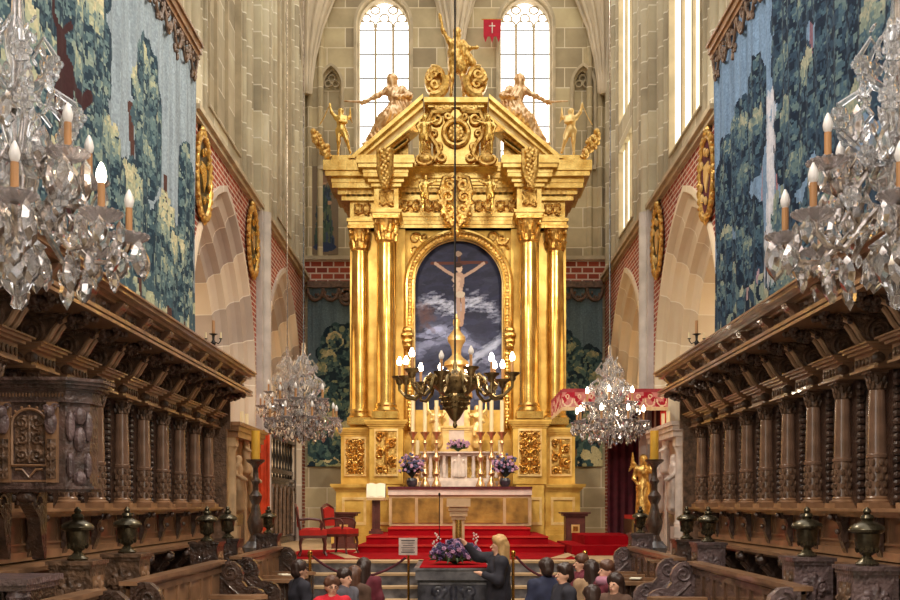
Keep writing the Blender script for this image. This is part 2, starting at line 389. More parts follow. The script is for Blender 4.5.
# floors and steps
struct(MB().box((-7.5, -8, -0.2), (7.5, 14.22, 0)), 'floor', FLOORM)
struct(MB().box((-7.5, -8.3, -0.2), (7.5, -8, 14)), 'wall_rear', STONE_Y)  # unseen wall added behind the camera to cut sky light and darken gold reflections
m = MB()
for i in range(7):
    m.box((-3.9, 14.22+0.28*i, 0 if i == 0 else 0.18*i), (3.9, 15.9+0.3, 0.18*(i+1)-0.035))
prop(obj(m, 'stair_risers', MARBLE), kind='structure')
m = MB()
for i in range(7): m.box((-3.9, 14.20+0.28*i, 0.18*(i+1)-0.035), (3.9, 14.22+0.28*(i+1)+(0.02 if i < 6 else 0.35), 0.18*(i+1)))
prop(obj(m, 'stair_treads', BEIGE), kind='structure')
ZP = EYE+PLAT
struct(MB().box((-7.5, 15.95, 0), (-3.9, 26.5, ZP)), 'ambulatory_floor_left', BEIGE)
struct(MB().box((3.9, 15.95, 0), (7.5, 26.5, ZP)), 'ambulatory_floor_right', BEIGE)
struct(MB().box((-3.9, 16.2, 0), (3.9, 26.5, ZP-0.001)), 'platform_floor', BEIGE)
ARCHC = (16.9, 22.75)
CLW = 4.0
for s, side in ((-1, 'left'), (1, 'right')):
    m = MB(); arch_wall(m, lambda u, v: SP(s, WS, u, v), 14.2, 26.05, PLAT, 5.85, [(c, 2.45, PLAT, 2.2, 3.2) for c in ARCHC]); m.f.pop(0); m.add([SP(s, WS, 14.2, 2.08), SP(s, WS, 14.45, 2.08), SP(s, WS, 14.45, 5.85), SP(s, WS, 14.2, 5.85)], [(0, 1, 2, 3)])
    struct(m, 'wall_'+side, BRICK_X, None, False)
    m = MB().box(SP(s, 4.02, 2.0, -2.15), SP(s, 4.9, 14.2, 5.85)); prop(struct(m, 'wall_%s_nave' % side, STONE_X))
    prof = [(0, -0.0), (0, -0.05), (0.10, -0.05), (0.13, 0.0), (0.16, 0.06), (0.26, 0.10), (0.34, 0.10), (0.36, 0.2), (0.42, 0.27), (0.52, 0.30), (0.62, 0.30), (0.64, 0.42), (0.72, 0.5), (0.84, 0.52), (0.86, 0.95), (0.86, 1.05)]
    for i, c in enumerate(ARCHC):
        me = sweep_arch(lambda u, v, q: SP(s, WS+q, u, v), c, 2.45, PLAT, 2.2, 3.2, prof, 'arch', VOUSS if s < 0 else VOUSSR)
        if i == 0:
            b_ = bmesh.new(); b_.from_mesh(me); bmesh.ops.delete(b_, geom=[f for f in b_.faces if f.calc_center_median().y < 15.8 and f.calc_center_median().z < EYE+2.1], context='FACES'); b_.to_mesh(me); b_.free()
        prop(link('arcade_arch_%s' % side, me), kind='structure')
    m = MB()                                                            # wall thickness, ambulatory side
    arch_wall(m, lambda u, v: SP(s, WS+1.05, u, v), 14.2, 26.05, PLAT, 8.0, [(c, 1.59, PLAT, 2.2, 2.55) for c in ARCHC])
    struct(m, 'wall_%s_outer_face' % side, PLASTER, None, False)
    m = MB().box(SP(s, 7.2, 8, -2.15), SP(s, 7.4, 26.4, 8.5)).box(SP(s, 4.0, 26.2, -2.15), SP(s, 7.4, 26.4, 8.5))
    struct(m, 'wall_%s_ambulatory' % side, PLASTER)
    # string course
    m = MB().box(SP(s, 3.76, 14.75, 5.85), SP(s, 4.1, 26, 5.93)).box(SP(s, 3.82, 14.75, 5.77), SP(s, 4.1, 26, 5.85)).box(SP(s, 3.86, 2, 5.93), SP(s, 4.1, 26, 6.0))
    struct(m, 'trim_string_course_%s' % side, TRIM)
    # clerestory
    ops = [(12.0, 1.2, 6.5, 15.0, 0), (17.4, 1.2, 6.5, 15.0, 0), (23.35, 0.95, 6.5, 15.0, 0)]
    m = MB(); arch_wall(m, lambda u, v: SP(s, CLW, u, v), 2, 26.05, 6.0, TOPH, ops); struct(m, 'wall_%s_clerestory' % side, STONE_X, None, False)
    for n, (c, a, v0, v1, _) in enumerate(ops):
        fr = MB(); wy0, wy1 = c-a, c+a
        for (y0, y1, h0, h1) in ((wy0, wy0+0.04, v0, v1), (wy1-0.04, wy1, v0, v1), (wy0, wy1, v0-0.04, v0)):
            fr.box(SP(s, CLW-0.03, y0, h0), SP(s, CLW+0.12, y1, h1))
        for k in (1, 2): y = wy0+(wy1-wy0)*k/3; fr.box(SP(s, CLW+0.03, y-0.05, v0), SP(s, CLW+0.1, y+0.05, v1))
        root = prop(obj(fr, 'window_%d' % (n+1+(3 if s > 0 else 0)), TRIM), kind='structure')
        g = MB().box(SP(s, CLW+0.085, wy0-0.02, v0), SP(s, CLW+0.11, wy1+0.02, v1))
        obj(g, 'window_pane' if s > 0 else 'blind_panel', GLASSC if s > 0 else STONE_X, root, (0, 0, 0))
        if n == 2 and s > 0: obj(MB().box(SP(s, CLW-0.02, wy0, 8.55), SP(s, CLW+0.09, wy1, 9.2)), 'transom', STONE_X, root, (0, 0, 0))
    # shafts
    m = MB()
    def shaft(y, r, w=CLW, h0=6.0, h1=TOPH): m.lathe([(r, h0), (r, h1)], SP(s, w, y, 0), 12)
    for y, r in ((14.9, .07), (15.25, .12), (15.6, .06), (15.95, .05), (18.9, .06), (19.2, .10), (19.55, .06), (20.35, .06), (20.7, .10), (21.05, .06), (21.5, .05), (22.1, .07), (24.5, .07), (24.9, .12), (25.3, .07), (25.7, .14), (13.2, .07), (10.4, .08), (9.9, .12)):
        shaft(y, r)
    struct(m, 'trim_wall_shafts_%s' % side, STONE_X)
    m = MB()
    m.box(SP(s, 3.78, 19.62, PLAT), SP(s, 3.95, 20.12, 5.8)); m.lathe([(0.12, PLAT), (0.12, 5.8)], SP(s, 3.77, 19.87, 0), 14)
    struct(MB().box(SP(s, 3.8, 19.62, 5.8), SP(s, 4.05, 20.12, TOPH)).lathe([(0.1, 5.8), (0.1, TOPH)], SP(s, 3.79, 19.87, 0), 14), 'trim_upper_pier_%s' % side, STONE_X)
    struct(m, 'trim_pier_shaft_%s' % side, GREYSTONE)
# back wall
bw = [(-1.86, 0.70, 8.0, 12.5, 0.8), (1.84, 0.70, 8.0, 12.5, 0.8), (-3.22, 0.27, 8.8, 10.9, 0.5), (3.33, 0.27, 8.8, 10.9, 0.5)]
m = MB(); arch_wall(m, lambda u, v: (u, 26, EYE+v), -4.05, 4.05, PLAT, TOPH, bw); struct(m, 'wall_back', STONE_Y, None, False)
for n, (c, a, v0, vp, rise) in enumerate(bw):
    win = n < 2; D = 0.4 if win else 0.22
    prof = [(0, -0.06), (-0.07, -0.06), (-0.07, 0.0)][::-1]+[(0, 0.0), (0.02, 0.08), (0.06, 0.1), (0.06, D)]
    me = sweep_arch(lambda u, v, q: (u, 26+q, EYE+v), c, a, v0, vp, rise, prof, 'frame', TRIM, 10)
    root = link('window_%d' % (n+7), me); prop(root, kind='structure')
    g = MB(); cv = arch_curve(a, rise); g.add([(c+u, 26+D-0.01, EYE+vp+v) for u, v in cv]+[(c+a, 26+D-0.01, EYE+v0), (c-a, 26+D-0.01, EYE+v0)], [tuple(range(len(cv)+2))])
    obj(g, 'window_pane' if win else 'blind_panel', GLASSW if win else STONE_Y, root, (0, 0, 0), None, False)
    g = MB().box((c-a-0.05, 25.9, EYE+v0-0.1), (c+a+0.05, 26.3, EYE+v0)); yy = 26+D-0.1
    if win:
        for k in (-1, 1): g.box((c+k*a/3-0.03, yy, EYE+v0), (c+k*a/3+0.03, yy+0.08, EYE+vp+0.15))
        obj(g, 'mullion', TRIM, root, (0, 0, 0)); g = MB()
        for h in np.arange(v0+0.4, vp+0.01, 0.635): g.box((c-a, yy+0.02, EYE+vp-(h-v0-0.4)-0.01), (c+a, yy+0.05, EYE+vp-(h-v0-0.4)+0.015))
        obj(g, 'glazing_bar', IRON, root, (0, 0, 0)); g = MB()
        for k in (-1, 0, 1):
            for (du, dv, r) in ((0, 0.3, .12), (-.11, .13, .1), (.11, .13, .1)):
                g.tube([(c+k*2*a/3+du+r*math.cos(t), yy+.03, EYE+vp+dv+r*math.sin(t)) for t in np.linspace(-0.6 if du >= 0 else 0.9, 3.7 if du <= 0 else 2.2, 12)], 0.022, 5)
        for k in (-0.5, 0.5): g.tube([(c+k*2*a/3+.12*math.cos(t), yy+.03, EYE+vp+.52+.1*math.sin(t)) for t in np.linspace(0, 6.28, 14)], 0.022, 5)
        obj(g, 'tracery', TRIM, root, (0, 0, 0))
    else:
        for du, dv in ((-.1, .1), (.1, .1), (0, .25)): g.tube([(c+du+.085*math.cos(t), yy, EYE+vp+dv+.085*math.sin(t)) for t in np.linspace(0, 6.28, 14)], 0.022, 5)
        obj(g, 'tracery', TRIM, root, (0, 0, 0))
# vault springers and ribs
def springer(cx, cy, h0, name, k=1.0):
    m = MB(); pr = [(0.10, h0), (0.14, h0+.05), (0.16, h0+.3), (0.26, h0+.9), (0.5, h0+1.7), (0.9, h0+2.5), (1.6, h0+3.5)]
    m.lathe([(r*k, h) for r, h in pr], (cx, cy, EYE), 10)
    for i in range(8):
        a = PI+PI*i/7; m.tube([(cx+(r+.02)*k*math.cos(a), cy+(r+.02)*k*math.sin(a), EYE+h) for r, h in pr], [.05]*len(pr), 6)
    prop(obj(m, name, RIB), kind='structure')
springer(0.0, 25.95, 11.5, 'vault_springer'); springer(-3.85, 25.8, 10.6, 'vault_springer_left', 0.8); springer(3.85, 25.8, 10.6, 'vault_springer_right', 0.8)
m = MB().box((-3.9, 25.94, EYE+5.75), (3.9, 26.01, EYE+6.35)); struct(m, 'trim_brick_band', BRICK_Y)
m = MB().box((-3.9, 25.86, EYE+6.35), (3.9, 26.01, EYE+6.45)); struct(m, 'trim_back_ledge', TRIM)
m = MB()
for x in (-3.78, -3.5, 3.5, 3.78): m.lathe([(.08, 6.45), (.08, TOPH)], (x, 26.0, EYE), 10)
struct(m, 'trim_corner_shafts', STONE_Y)

# ================================================================ PAINTED CLOTHS
class Canvas:
    def __init__(s, W, H, ppm): s.W, s.H = W, H; s.nx = int(W*ppm); s.ny = int(H*ppm); s.p = ppm; s.im = np.zeros((s.ny, s.nx, 3)); s.X, s.Y = np.meshgrid((np.arange(s.nx)+.5)/ppm, (np.arange(s.ny)+.5)/ppm)
    def fill(s, mask, c): s.im[mask] = c
    def dab(s, x, y, rx, ry, ang, c, a=1.0):
        R = max(rx, ry); i0 = max(0, int((x-R)*s.p)); i1 = min(s.nx, int((x+R)*s.p)+2); j0 = max(0, int((y-R)*s.p)); j1 = min(s.ny, int((y+R)*s.p)+2)
        if i1 <= i0 or j1 <= j0: return
        X = s.X[j0:j1, i0:i1]-x; Y = s.Y[j0:j1, i0:i1]-y; ca, sa = math.cos(ang), math.sin(ang)
        m = ((X*ca+Y*sa)/rx)**2+((-X*sa+Y*ca)/ry)**2 < 1
        b = s.im[j0:j1, i0:i1]; b[m] = b[m]*(1-a)+np.array(c)*a
    def line(s, pts, w, c):
        for (x0, y0), (x1, y1) in zip(pts[:-1], pts[1:]):
            n = max(2, int(math.hypot(x1-x0, y1-y0)*s.p)); 
            for t in np.linspace(0, 1, n): s.dab(x0+(x1-x0)*t, y0+(y1-y0)*t, w, w, 0, c)
    def mesh(s, name, fn, mat_):
        me = bpy.data.meshes.new(name); nx, ny = s.nx, s.ny
        vs = [fn(i/s.p*s.W/(nx/s.p), j/s.p*s.H/(ny/s.p)) for j in range(ny+1) for i in range(nx+1)]
        fs = [(j*(nx+1)+i, j*(nx+1)+i+1, (j+1)*(nx+1)+i+1, (j+1)*(nx+1)+i) for j in range(ny) for i in range(nx)]
        me.from_pydata(vs, [], fs); c = me.color_attributes.new('paint', 'BYTE_COLOR', 'CORNER')
        L = lin(np.clip(s.im, 0, 255)).reshape(-1, 3); L = np.concatenate([L, np.ones((len(L), 1))], 1); L = np.repeat(L, 4, 0)
        c.data.foreach_set('color', L.ravel()); me.polygons.foreach_set('use_smooth', [True]*len(fs)); me.materials.append(mat_); me.update(); return me
def leafy(cv, cx, cy, rx, ry, rnd, pal, n, ls=0.09):
    for i in range(int(n*0.5)):
        a = rnd.uniform(0, 6.28); r = math.sqrt(rnd.random()); cv.dab(cx+rx*r*math.cos(a), cy+ry*r*math.sin(a), ls*2.2, ls*2.6, rnd.uniform(-.5, .5), pal[0] if rnd.random() < .6 else pal[1])
    for i in range(int(n*1.2)):
        a = rnd.uniform(0, 6.28); r = math.sqrt(rnd.random())*1.03; cv.dab(cx+rx*r*math.cos(a), cy+ry*r*math.sin(a), ls*rnd.uniform(.4, 1.1), ls*rnd.uniform(.5, 1.2), rnd.uniform(-.9, .9), pal[rnd.choice([0, 0, 1, 1, 2, 2, 3])])
    K = max(4, int(rx*ry*9)); cl = [(rnd.uniform(0, 6.28), math.sqrt(rnd.random())) for _ in range(K)]
    for ca, cr in cl:                                                   # clumps of leaves
        kx = cx+rx*cr*math.cos(ca)*.9; ky = cy+ry*cr*math.sin(ca)*.9; R = rnd.uniform(.16, .36)*min(1, rx+.2)
        tone = rnd.choice([1, 2, 2, 3, 3, 4])
        for q in range(int(n/K*1.5)):
            a = rnd.uniform(0, 6.28); r = R*math.sqrt(rnd.random()); dx = r*math.cos(a); dy = r*math.sin(a)
            t = tone+(1 if dy > R*.25 else (-1 if dy < -R*.3 else 0))+rnd.choice([-1, 0, 0, 1])
            cv.dab(kx+dx, ky+dy, ls*rnd.uniform(.35, .9), ls*rnd.uniform(.5, 1.1), rnd.uniform(-.9, .9), pal[max(0, min(len(pal)-1, t))])
PAL_L = [(40, 58, 72), (68, 90, 100), (102, 124, 126), (138, 152, 140), (170, 174, 146), (196, 190, 156)]
PAL_R = [(22, 36, 54), (42, 62, 82), (64, 88, 104), (90, 110, 114), (122, 134, 124), (150, 152, 134)]
PAL_B = [(34, 50, 60), (56, 80, 82), (88, 110, 102), (132, 140, 108), (168, 164, 122), (196, 186, 142)]
def tapestry_canvas(W, H, ppm, pal, sky, trees, trunks, seed, low=None, ls=0.05, dens=900):
    rnd = random.Random(seed); cv = Canvas(W, H, ppm); cv.im[:] = sky
    for i in range(int(W*60)):
        x = rnd.uniform(0, W); c = np.array(sky)*rnd.uniform(.82, 1.1); cv.dab(x, rnd.uniform(0, H), .02+.03*rnd.random(), rnd.uniform(.3, 1.2), 0, c, .6)
    if low:
        for i in range(int(W*260)):
            x = rnd.uniform(0, W); y = rnd.uniform(0, low); cv.dab(x, y, rnd.uniform(.04, .16), rnd.uniform(.05, .2), rnd.uniform(-1, 1), pal[rnd.choice([0, 1, 1, 2, 3, 4, 5])])
    for x0, x1, y0, y1, w_, c in trunks: cv.line([(x0, y0), ((x0+x1)/2+.06, (y0+y1)/2), (x1, y1)], w_, c)
    for (cx, cy, rx, ry) in trees: leafy(cv, cx, cy, rx, ry, rnd, pal, int(rx*ry*dens)+60, ls)
    cv.im *= np.random.RandomState(seed).normal(1, .035, cv.im.shape[:2])[..., None]
    return cv
# big side tapestries; x runs from the altar end (0) towards the camera
TH0, TH1, TY0, TY1 = 2.1, 6.70, 3.6, 14.65
TWd = TY1-TY0; THt = TH1-TH0
def side_tapestry(s, cv, label):
    root = thing('tapestry', label, 'tapestry', (s*3.8, TY1, EYE+TH0), 'large side tapestries')
    me = cv.mesh('cloth', lambda u, v: (s*(0.018*math.sin(u*9)+0.012*math.sin(u*23+v)), -u, v), PAINT)
    o = bpy.data.objects.new('cloth', me); COL.objects.link(o); o.parent = root; KIDS[root.name].append(o); KIDS[o.name] = []; WORLD[o.name] = WORLD[root.name]
    m = MB()
    for h0, h1, d in ((4.5, 4.6, .09), (4.43, 4.5, .06), (4.6, 4.64, .12)): m.box((-s*0.0+s*.02, 0.03, h0), (-s*d, -TWd, h1))
    m.v = [(x+s*3.8, y+TY1, z+EYE+TH0) for x, y, z in m.v]; obj(m, 'hanging_rail', WOODL, root)
    m = MB(); rnd = random.Random(5)
    y = 0.05
    k = 0
    while y < TWd-.2:
        wv = 0.42; dep = 0.30 if k % 2 else 0.45
        for q in range(14):
            a = rnd.random(); b = rnd.random(); x_ = y+a*wv; hh = 4.93-b*dep*(0.35+0.65*math.sin(PI*a))
            m.ball((s*3.8-s*.03, TY1-x_, EYE+TH0+hh-.5), (.03, .035, .03+.03*rnd.random()), 5, 4)
        m.tube([(s*3.8-s*.04, TY1-y-wv*t, EYE+TH0+4.4-.3*math.sin(PI*t)) for t in np.linspace(0, 1, 8)], .022, 5)
        y += wv; k += 1
    obj(m, 'swag_border', WOODC, root)
    return root
BR = (84, 56, 50)
L_cv = tapestry_canvas(TWd, THt, 42, PAL_L, (148, 162, 172),
    [(4.3, 3.9, .8, .8), (5.5, 3.9, .8, .9), (4.4, 2.7, .8, .8), (5.7, 2.5, .9, .9), (6.9, 3.6, .9, 1.1), (6.9, 2.0, 1.1, 1.1), (2.25, 2.6, .55, .8), (2.3, 3.2, .32, .4), (.45, 2.2, .38, .8), (.6, 1.2, .5, .6), (1.5, 1.2, .7, .6), (2.8, 1.3, .7, .6), (4.0, 1.4, .8, .8), (5.3, 1.2, .8, .8), (8.3, 3, 1.3, 1.6), (10, 2.7, 1.1, 1.7)],
    [(1.3, 1.5, .1, 2.2, .045, BR), (2.6, 2.9, .3, 2.6, .05, BR), (.6, .5, .2, 1.5, .03, BR)], 11, low=0.9)
for (p, w_) in (([(4.95, .9), (4.9, 1.5), (4.95, 1.9)], .13), ([(4.95, 1.7), (4.92, 2.15)], .17), ([(4.95, 2.2), (4.97, 2.42)], .11), ([(4.93, 2.1), (4.4, 2.0), (4.25, 2.15)], .07), ([(4.98, 2.42), (5.15, 2.6), (5.12, 2.8)], .04), ([(4.95, 2.45), (4.8, 2.62)], .035), ([(4.95, 1.2), (4.75, .6)], .08)):
    L_cv.line(p, w_, (62, 36, 38))
R_cv = tapestry_canvas(TWd, THt, 42, PAL_R, (112, 138, 168),
    [(.5, 2.2, .48, .8), (1.3, 2.4, .5, .85), (2.0, 2.8, .38, .7), (3.3, 3.4, .6, 1.0), (3.3, 4.2, .6, .45), (4.4, 3.8, .7, .8), (5.5, 3.8, .8, .8), (3.5, 2.2, .7, .7), (4.7, 2.2, .8, .8), (5.9, 2.3, .7, .9), (.6, 1.1, .55, .5), (1.7, 1.3, .55, .5), (3.0, .9, .7, .5), (4.3, .9, .7, .5), (6.9, 3.0, 1.0, 1.5), (8.8, 3, 1.1, 1.6), (10.3, 2.8, .8, 1.6)],
    [(2.8, 2.9, 1.2, 3.6, .035, (146, 104, 112)), (3.9, 4.0, 1.4, 4.2, .04, (120, 90, 104)), (1.6, 1.5, .6, 2.4, .03, (150, 128, 130)), (2.1, 2.2, .7, 3.2, .025, (150, 128, 140))], 23, low=1.1)
for i in range(160):
    rr_ = random.Random(i); R_cv.dab(2.58+rr_.gauss(0, .1), .6+rr_.random()*2.2, .03, .12, 0, (196, 196, 206), .7)
side_tapestry(-1, L_cv, 'large blue-green woven tapestry of trees hanging over the left choir stalls')
side_tapestry(1, R_cv, 'large dark blue woven tapestry of dense trees hanging over the right choir stalls')
# back wall tapestries
for s, lab in ((-1, 'verdure tapestry with a round bush on the back wall left of the gilded altar'), (1, 'verdure tapestry on the back wall right of the gilded altar, behind the lit crystal chandelier')):
    x0, x1 = (-3.82, -2.2) if s < 0 else (2.2, 3.82); W = x1-x0; H = 4.8
    cv = tapestry_canvas(W, H, 44, PAL_B, (98, 118, 124), [(.9, 2.9, .55, .7), (.6, 2.1, .6, .6), (1.1, 1.7, .5, .5), (.4, .8, .5, .5), (1.1, .7, .5, .5)] if s < 0 else [(.5, 2.9, .5, .5), (1.2, 2.5, .5, .5), (.6, 1.9, .6, .5), (1.2, 1.2, .5, .5), (.4, .7, .5, .5)], [(.9, .9, .3, 2.4, .05, (120, 84, 60))], 31+s, low=1.0, ls=.07, dens=600)
    root = thing('tapestry', lab, 'tapestry', (x0, 25.9, EYE+1.0), 'back wall tapestries')
    me = cv.mesh('cloth', lambda u, v: (u, .015*math.sin(u*14), v), PAINT); o = bpy.data.objects.new('cloth', me); COL.objects.link(o); o.parent = root; KIDS[root.name].append(o); KIDS[o.name] = []; WORLD[o.name] = WORLD[root.name]
    m = MB().box((x0, 25.82, EYE+5.62), (x1, 25.93, EYE+5.78))
    for k in range(4): c = x0+W*(k+.5)/4; m.tube([(c+.2*math.cos(t), 25.86, EYE+5.6+.3*math.sin(t)) for t in np.linspace(PI, 2*PI, 10)], .045, 6)
    mc = (x0+W*.62) if s < 0 else x0+W*.3
    m.tube([(mc+.16*math.cos(t), 25.84, EYE+5.38+.2*math.sin(t)) for t in np.linspace(0, 2*PI, 16)], .04, 6); m.ball((mc, 25.86, EYE+5.38), (.1, .03, .13))
    for k in range(26): m.ball((x0+W*(k+.5)/26, 25.85, EYE+5.5-.14*abs(math.sin(k*.9))), (.035, .03, .05), 5, 4)
    obj(m, 'swag_border', WOODC, root)
# wall painting of a robed figure
cv = Canvas(0.75, 2.3, 40); cv.im[:] = (120, 104, 84); rnd = random.Random(3)
for i in range(260):
    t = rnd.random(); cv.dab(.38+rnd.uniform(-1, 1)*(.24-.1*t), .25+t*1.45, .03, .14, rnd.uniform(-.25, .25), rnd.choice([(46, 66, 60), (64, 84, 70), (86, 96, 74), (38, 52, 66), (60, 74, 96)]))
cv.dab(.38, 1.95, .1, .13, 0, (176, 138, 104)); cv.dab(.38, 2.0, .12, .13, 0, (90, 64, 48), .5); cv.dab(.25, 1.3, .05, .06, 0, (176, 138, 104)); cv.dab(.52, 1.35, .05, .06, 0, (176, 138, 104))
cv.dab(.4, .2, .3, .12, 0, (44, 56, 84))
me = cv.mesh('wall_painting', lambda u, v: (-3.78+u, 25.97, EYE+6.5+v), OIL); o = link('wall_painting', me); prop(o, 'faded wall painting of a robed standing figure high left of the altar', 'painting')
# ================================================================ HIGH ALTAR
def pbox(mb, x0, y0, x1, y1, Z, dep):
    """box whose front face at distance Z covers the measured rectangle"""
    a = px(x0, y1, Z); b = px(x1, y0, Z); return mb.box(a, (b[0], Z+dep, b[2]))
def mould(mb, x0, x1, y0, y1, Z, dep, steps, proj=0.05):
    """stack of fillets growing outwards: steps = fractions of projection, from top to bottom"""
    n = len(steps); 
    for i, p in enumerate(steps):
        q = p*proj; a = px(x0, y0+(y1-y0)*i/n, Z); b = px(x1, y0+(y1-y0)*(i+1)/n, Z)
        mb.box((a[0]-q, Z-q, b[2]), (b[0]+q, Z+dep, a[2]+0.001))
    return mb
ZA = 22.5
altar = thing('high_altar', 'towering gilded high altar with columns, broken pediment and arched dark painting', 'altar', (0, ZA+0.3, ZP))
# plinths
m = MB()
for x0, x1 in ((336, 399), (517, 580)):
    mould(m, x0, x1, 484, 491, ZA, 1.5, [1, .9, .5, .2], .12); pbox(m, x0, 491, x1, 530, ZA, 1.5); mould(m, x0, x1, 524, 545.5, ZA, 1.5, [.2, .5, 1, 1], .1)
for x0, x1 in ((372, 400), (516, 544)):
    pbox(m, x0, 485, x1, 545, ZA-.25, .4)
pbox(m, 396, 440, 520, 545, ZA+.35, 1.1)
obj(m, 'plinth', GOLDP, altar)
pl_ = altar
for x0, x1, dz in ((342, 366, 0), (374, 397, -.25), (519, 542, -.25), (551, 575, 0)):
    m = MB()
    for a, b, c, d in ((x0, 497, x1, 500), (x0, 522, x1, 525), (x0, 500, x0+2.5, 522), (x1-2.5, 500, x1, 522)): pbox(m, a, b, c, d, ZA+dz-.03, .05)
    obj(m, 'plinth_moulding', PALEGOLD, altar)
# pedestals with carved panels
PED = ((341, 369.5, 428, 22.75, 'o'), (369.5, 403, 420, 22.3, 'i'), (513, 546.5, 420, 22.3, 'i'), (546.5, 575, 428, 22.75, 'o'))
for k, (x0, x1, yt, Z, t) in enumerate(PED):
    m = MB(); pbox(m, x0, yt+6, x1, 484, Z, 1.2); mould(m, x0, x1, yt, yt+8, Z, 1.2, [1, .8, .5, .2], .11)
    p = obj(m, 'pedestal', GOLDP, altar)
    cx = (x0+x1)/2; hw = 10.5 if t == 'i' else 9.5; a = px(cx, 474, Z); W = 2*hw*Z/F; H = (474-yt-11)*Z/F
    obj(relief_mb(W, H, .07, k % 2+1, lambda x, y, h, a=a, Z=Z: (a[0]+x, Z-.012-h, a[2]+y), 34, 60, 5, k % 2 == 0, W*.06), 'carved_panel', GOLDR, p)
    m = MB()
    for q in (-1, 1): m.box((a[0]+q*(W/2+.03), Z-.05, a[2]-.05), (a[0]+q*(W/2), Z, a[2]+H+.05))
    for h in (-.05, H): m.box((a[0]-W/2, Z-.05, a[2]+h), (a[0]+W/2, Z, a[2]+h+.05))
    obj(m, 'panel_frame', PALEGOLD, p)
# wall behind columns
m = MB(); pbox(m, 350, 228, 405, 430, 23.3, .8); pbox(m, 511, 228, 566, 430, 23.3, .8)
for x0, x1 in ((368, 377), (396, 405), (511, 520), (539, 548)): pbox(m, x0, 224, x1, 428, 23.0, .4)
pbox(m, 400, 410, 516, 445, 23.1, .8)
# spandrel wall around the arch
za = 23.15; pts = []
cxp, cyp, R0 = 458.5, 285, 47
for t in np.linspace(PI, 0, 25): pts.append((cxp+R0*math.cos(t), cyp-R0*1.02*math.sin(t)))
top = 226; pbox(m, 403, 226, 411.9, 430, za, .5); pbox(m, 505.1, 226, 513, 430, za, .5)
for (xa, ya), (xb, yb) in zip(pts[:-1], pts[1:]):
    P = [px(xa, ya, za), px(xb, yb, za), px(xb, top, za), px(xa, top, za)]; m.add(P+[(p[0], p[1]+.5, p[2]) for p in P], [(0, 1, 2, 3), (4, 5, 6, 7), (0, 1, 5, 4)])
obj(m, 'rear_wall', GOLDP, altar)
m = MB()
for s in (-1, 1):
    a = px(cxp+s*43, 250, za)
    for (dx, dz, r, q) in ((0, .0, .16, 1), (0, .32, .15, -1), (-s*.34, .36, .14, 1)): spiral3(lambda u, v: (u, za-.03, v), a[0]+dx*.6, a[2]+dz*.8, r, 1.3, 0, q*s, .035, m, 18)
obj(m, 'spandrel_scrolls', GOLDR, altar)
# picture frame
def archpath(r, yb): return [px(cxp-r, yb, 1)]+[px(cxp+r*math.cos(t), cyp-r*1.02*math.sin(t), 1) for t in np.linspace(PI, 0, 40)]+[px(cxp+r, yb, 1)]
def frame_tube(mb, r, yb, Z, rad, n=6):
    P = [((x-455+0)*0, 0, 0) for x in ()]; 
    pp = [(cxp-r, yb), (cxp-r, (yb+cyp)/2)]+[(cxp+r*math.cos(t), cyp-r*1.02*math.sin(t)) for t in np.linspace(PI, 0, 40)]+[(cxp+r, (yb+cyp)/2), (cxp+r, yb)]
    return mb.tube([px(x, y, Z) for x, y in pp], rad, n)
m = MB()
for r, Z, rad in ((52.5, 23.0, .06), (50.5, 23.03, .035), (46.2, 23.0, .045)): frame_tube(m, r, 430, Z, rad, 8)
fr = obj(m, 'picture_frame', GOLD, altar)
m = MB()
for i in range(46):
    t = PI*i/45; m.ball(px(cxp+48.6*math.cos(t), cyp-49.2*math.sin(t), 22.98), (.055, .05, .055), 6, 5)
for s in (-1, 1):
    for y in np.arange(288, 428, 3.3): m.ball(px(cxp+s*48.6, y, 22.98), (.055+.02*math.sin(y), .05, .06), 6, 5)
    for y, r in ((335, .16), (341, .13), (330, .12), (346, .1)): m.ball(px(cxp+s*51, y, 22.9), (r, .08, .09), 8, 6)
obj(m, 'leaf_moulding', GOLDR, fr)
m = MB(); frame_tube(m, 45, 428, 23.05, .045, 8); obj(m, 'inner_fillet', PALEGOLD, fr)
# the painting (a generic crucifixion under a stormy sky)
W = 92*23.2/F; H = 190*23.2/F; ppm = 60; cv = Canvas(W, H, ppm); rnd = random.Random(8)
cv.im[:] = (54, 58, 84)
for i in range(900):
    x = rnd.uniform(0, W); y = rnd.uniform(0, H); u = y/H; band = math.exp(-((u-.42-.08*math.sin(x*2.4))/.07)**2)+.7*math.exp(-((u-.2-.05*math.sin(x*3+1))/.05)**2)
    c = np.array((42, 46, 74))*(1-min(1, band))+np.array((160, 170, 214))*min(1, band); c = c*rnd.uniform(.75, 1.2)
    cv.dab(x, y, rnd.uniform(.08, .3), rnd.uniform(.03, .09), rnd.uniform(-.3, .5), c, .45)
for i in range(420):
    t = rnd.random(); wx = t*W; wy = (428-314)*.0232+.12*math.sin(wx*5)+rnd.gauss(0, .1)+.25*math.sin(wx*1.6); cv.dab(wx, wy, rnd.uniform(.03, .12), rnd.uniform(.012, .035), rnd.uniform(-.2, .6), (196, 206, 238), .35*math.sin(PI*t)**.5)
for i in range(200):
    t = rnd.random(); cv.dab(W*(.55+.45*t), (428-368+30*t)*.0232+rnd.gauss(0, .06), rnd.uniform(.04, .14), rnd.uniform(.012, .03), rnd.uniform(.3, .8), (180, 192, 226), .3)
cx0 = W*.51; fy = H*.865; G = .72
cv.line([(cx0, H*.34), (cx0, fy+.15)], .035, (70, 44, 40)); cv.line([(cx0-.64, fy), (cx0+.62, fy+.02)], .035, (88, 50, 46))
B = (176, 150, 140); B2 = (206, 184, 170)
for sg in (-1, 1): cv.line([(cx0+sg*.56, fy+.0), (cx0+sg*.34, fy-.16), (cx0+sg*.1, fy-.3)], .035, B)
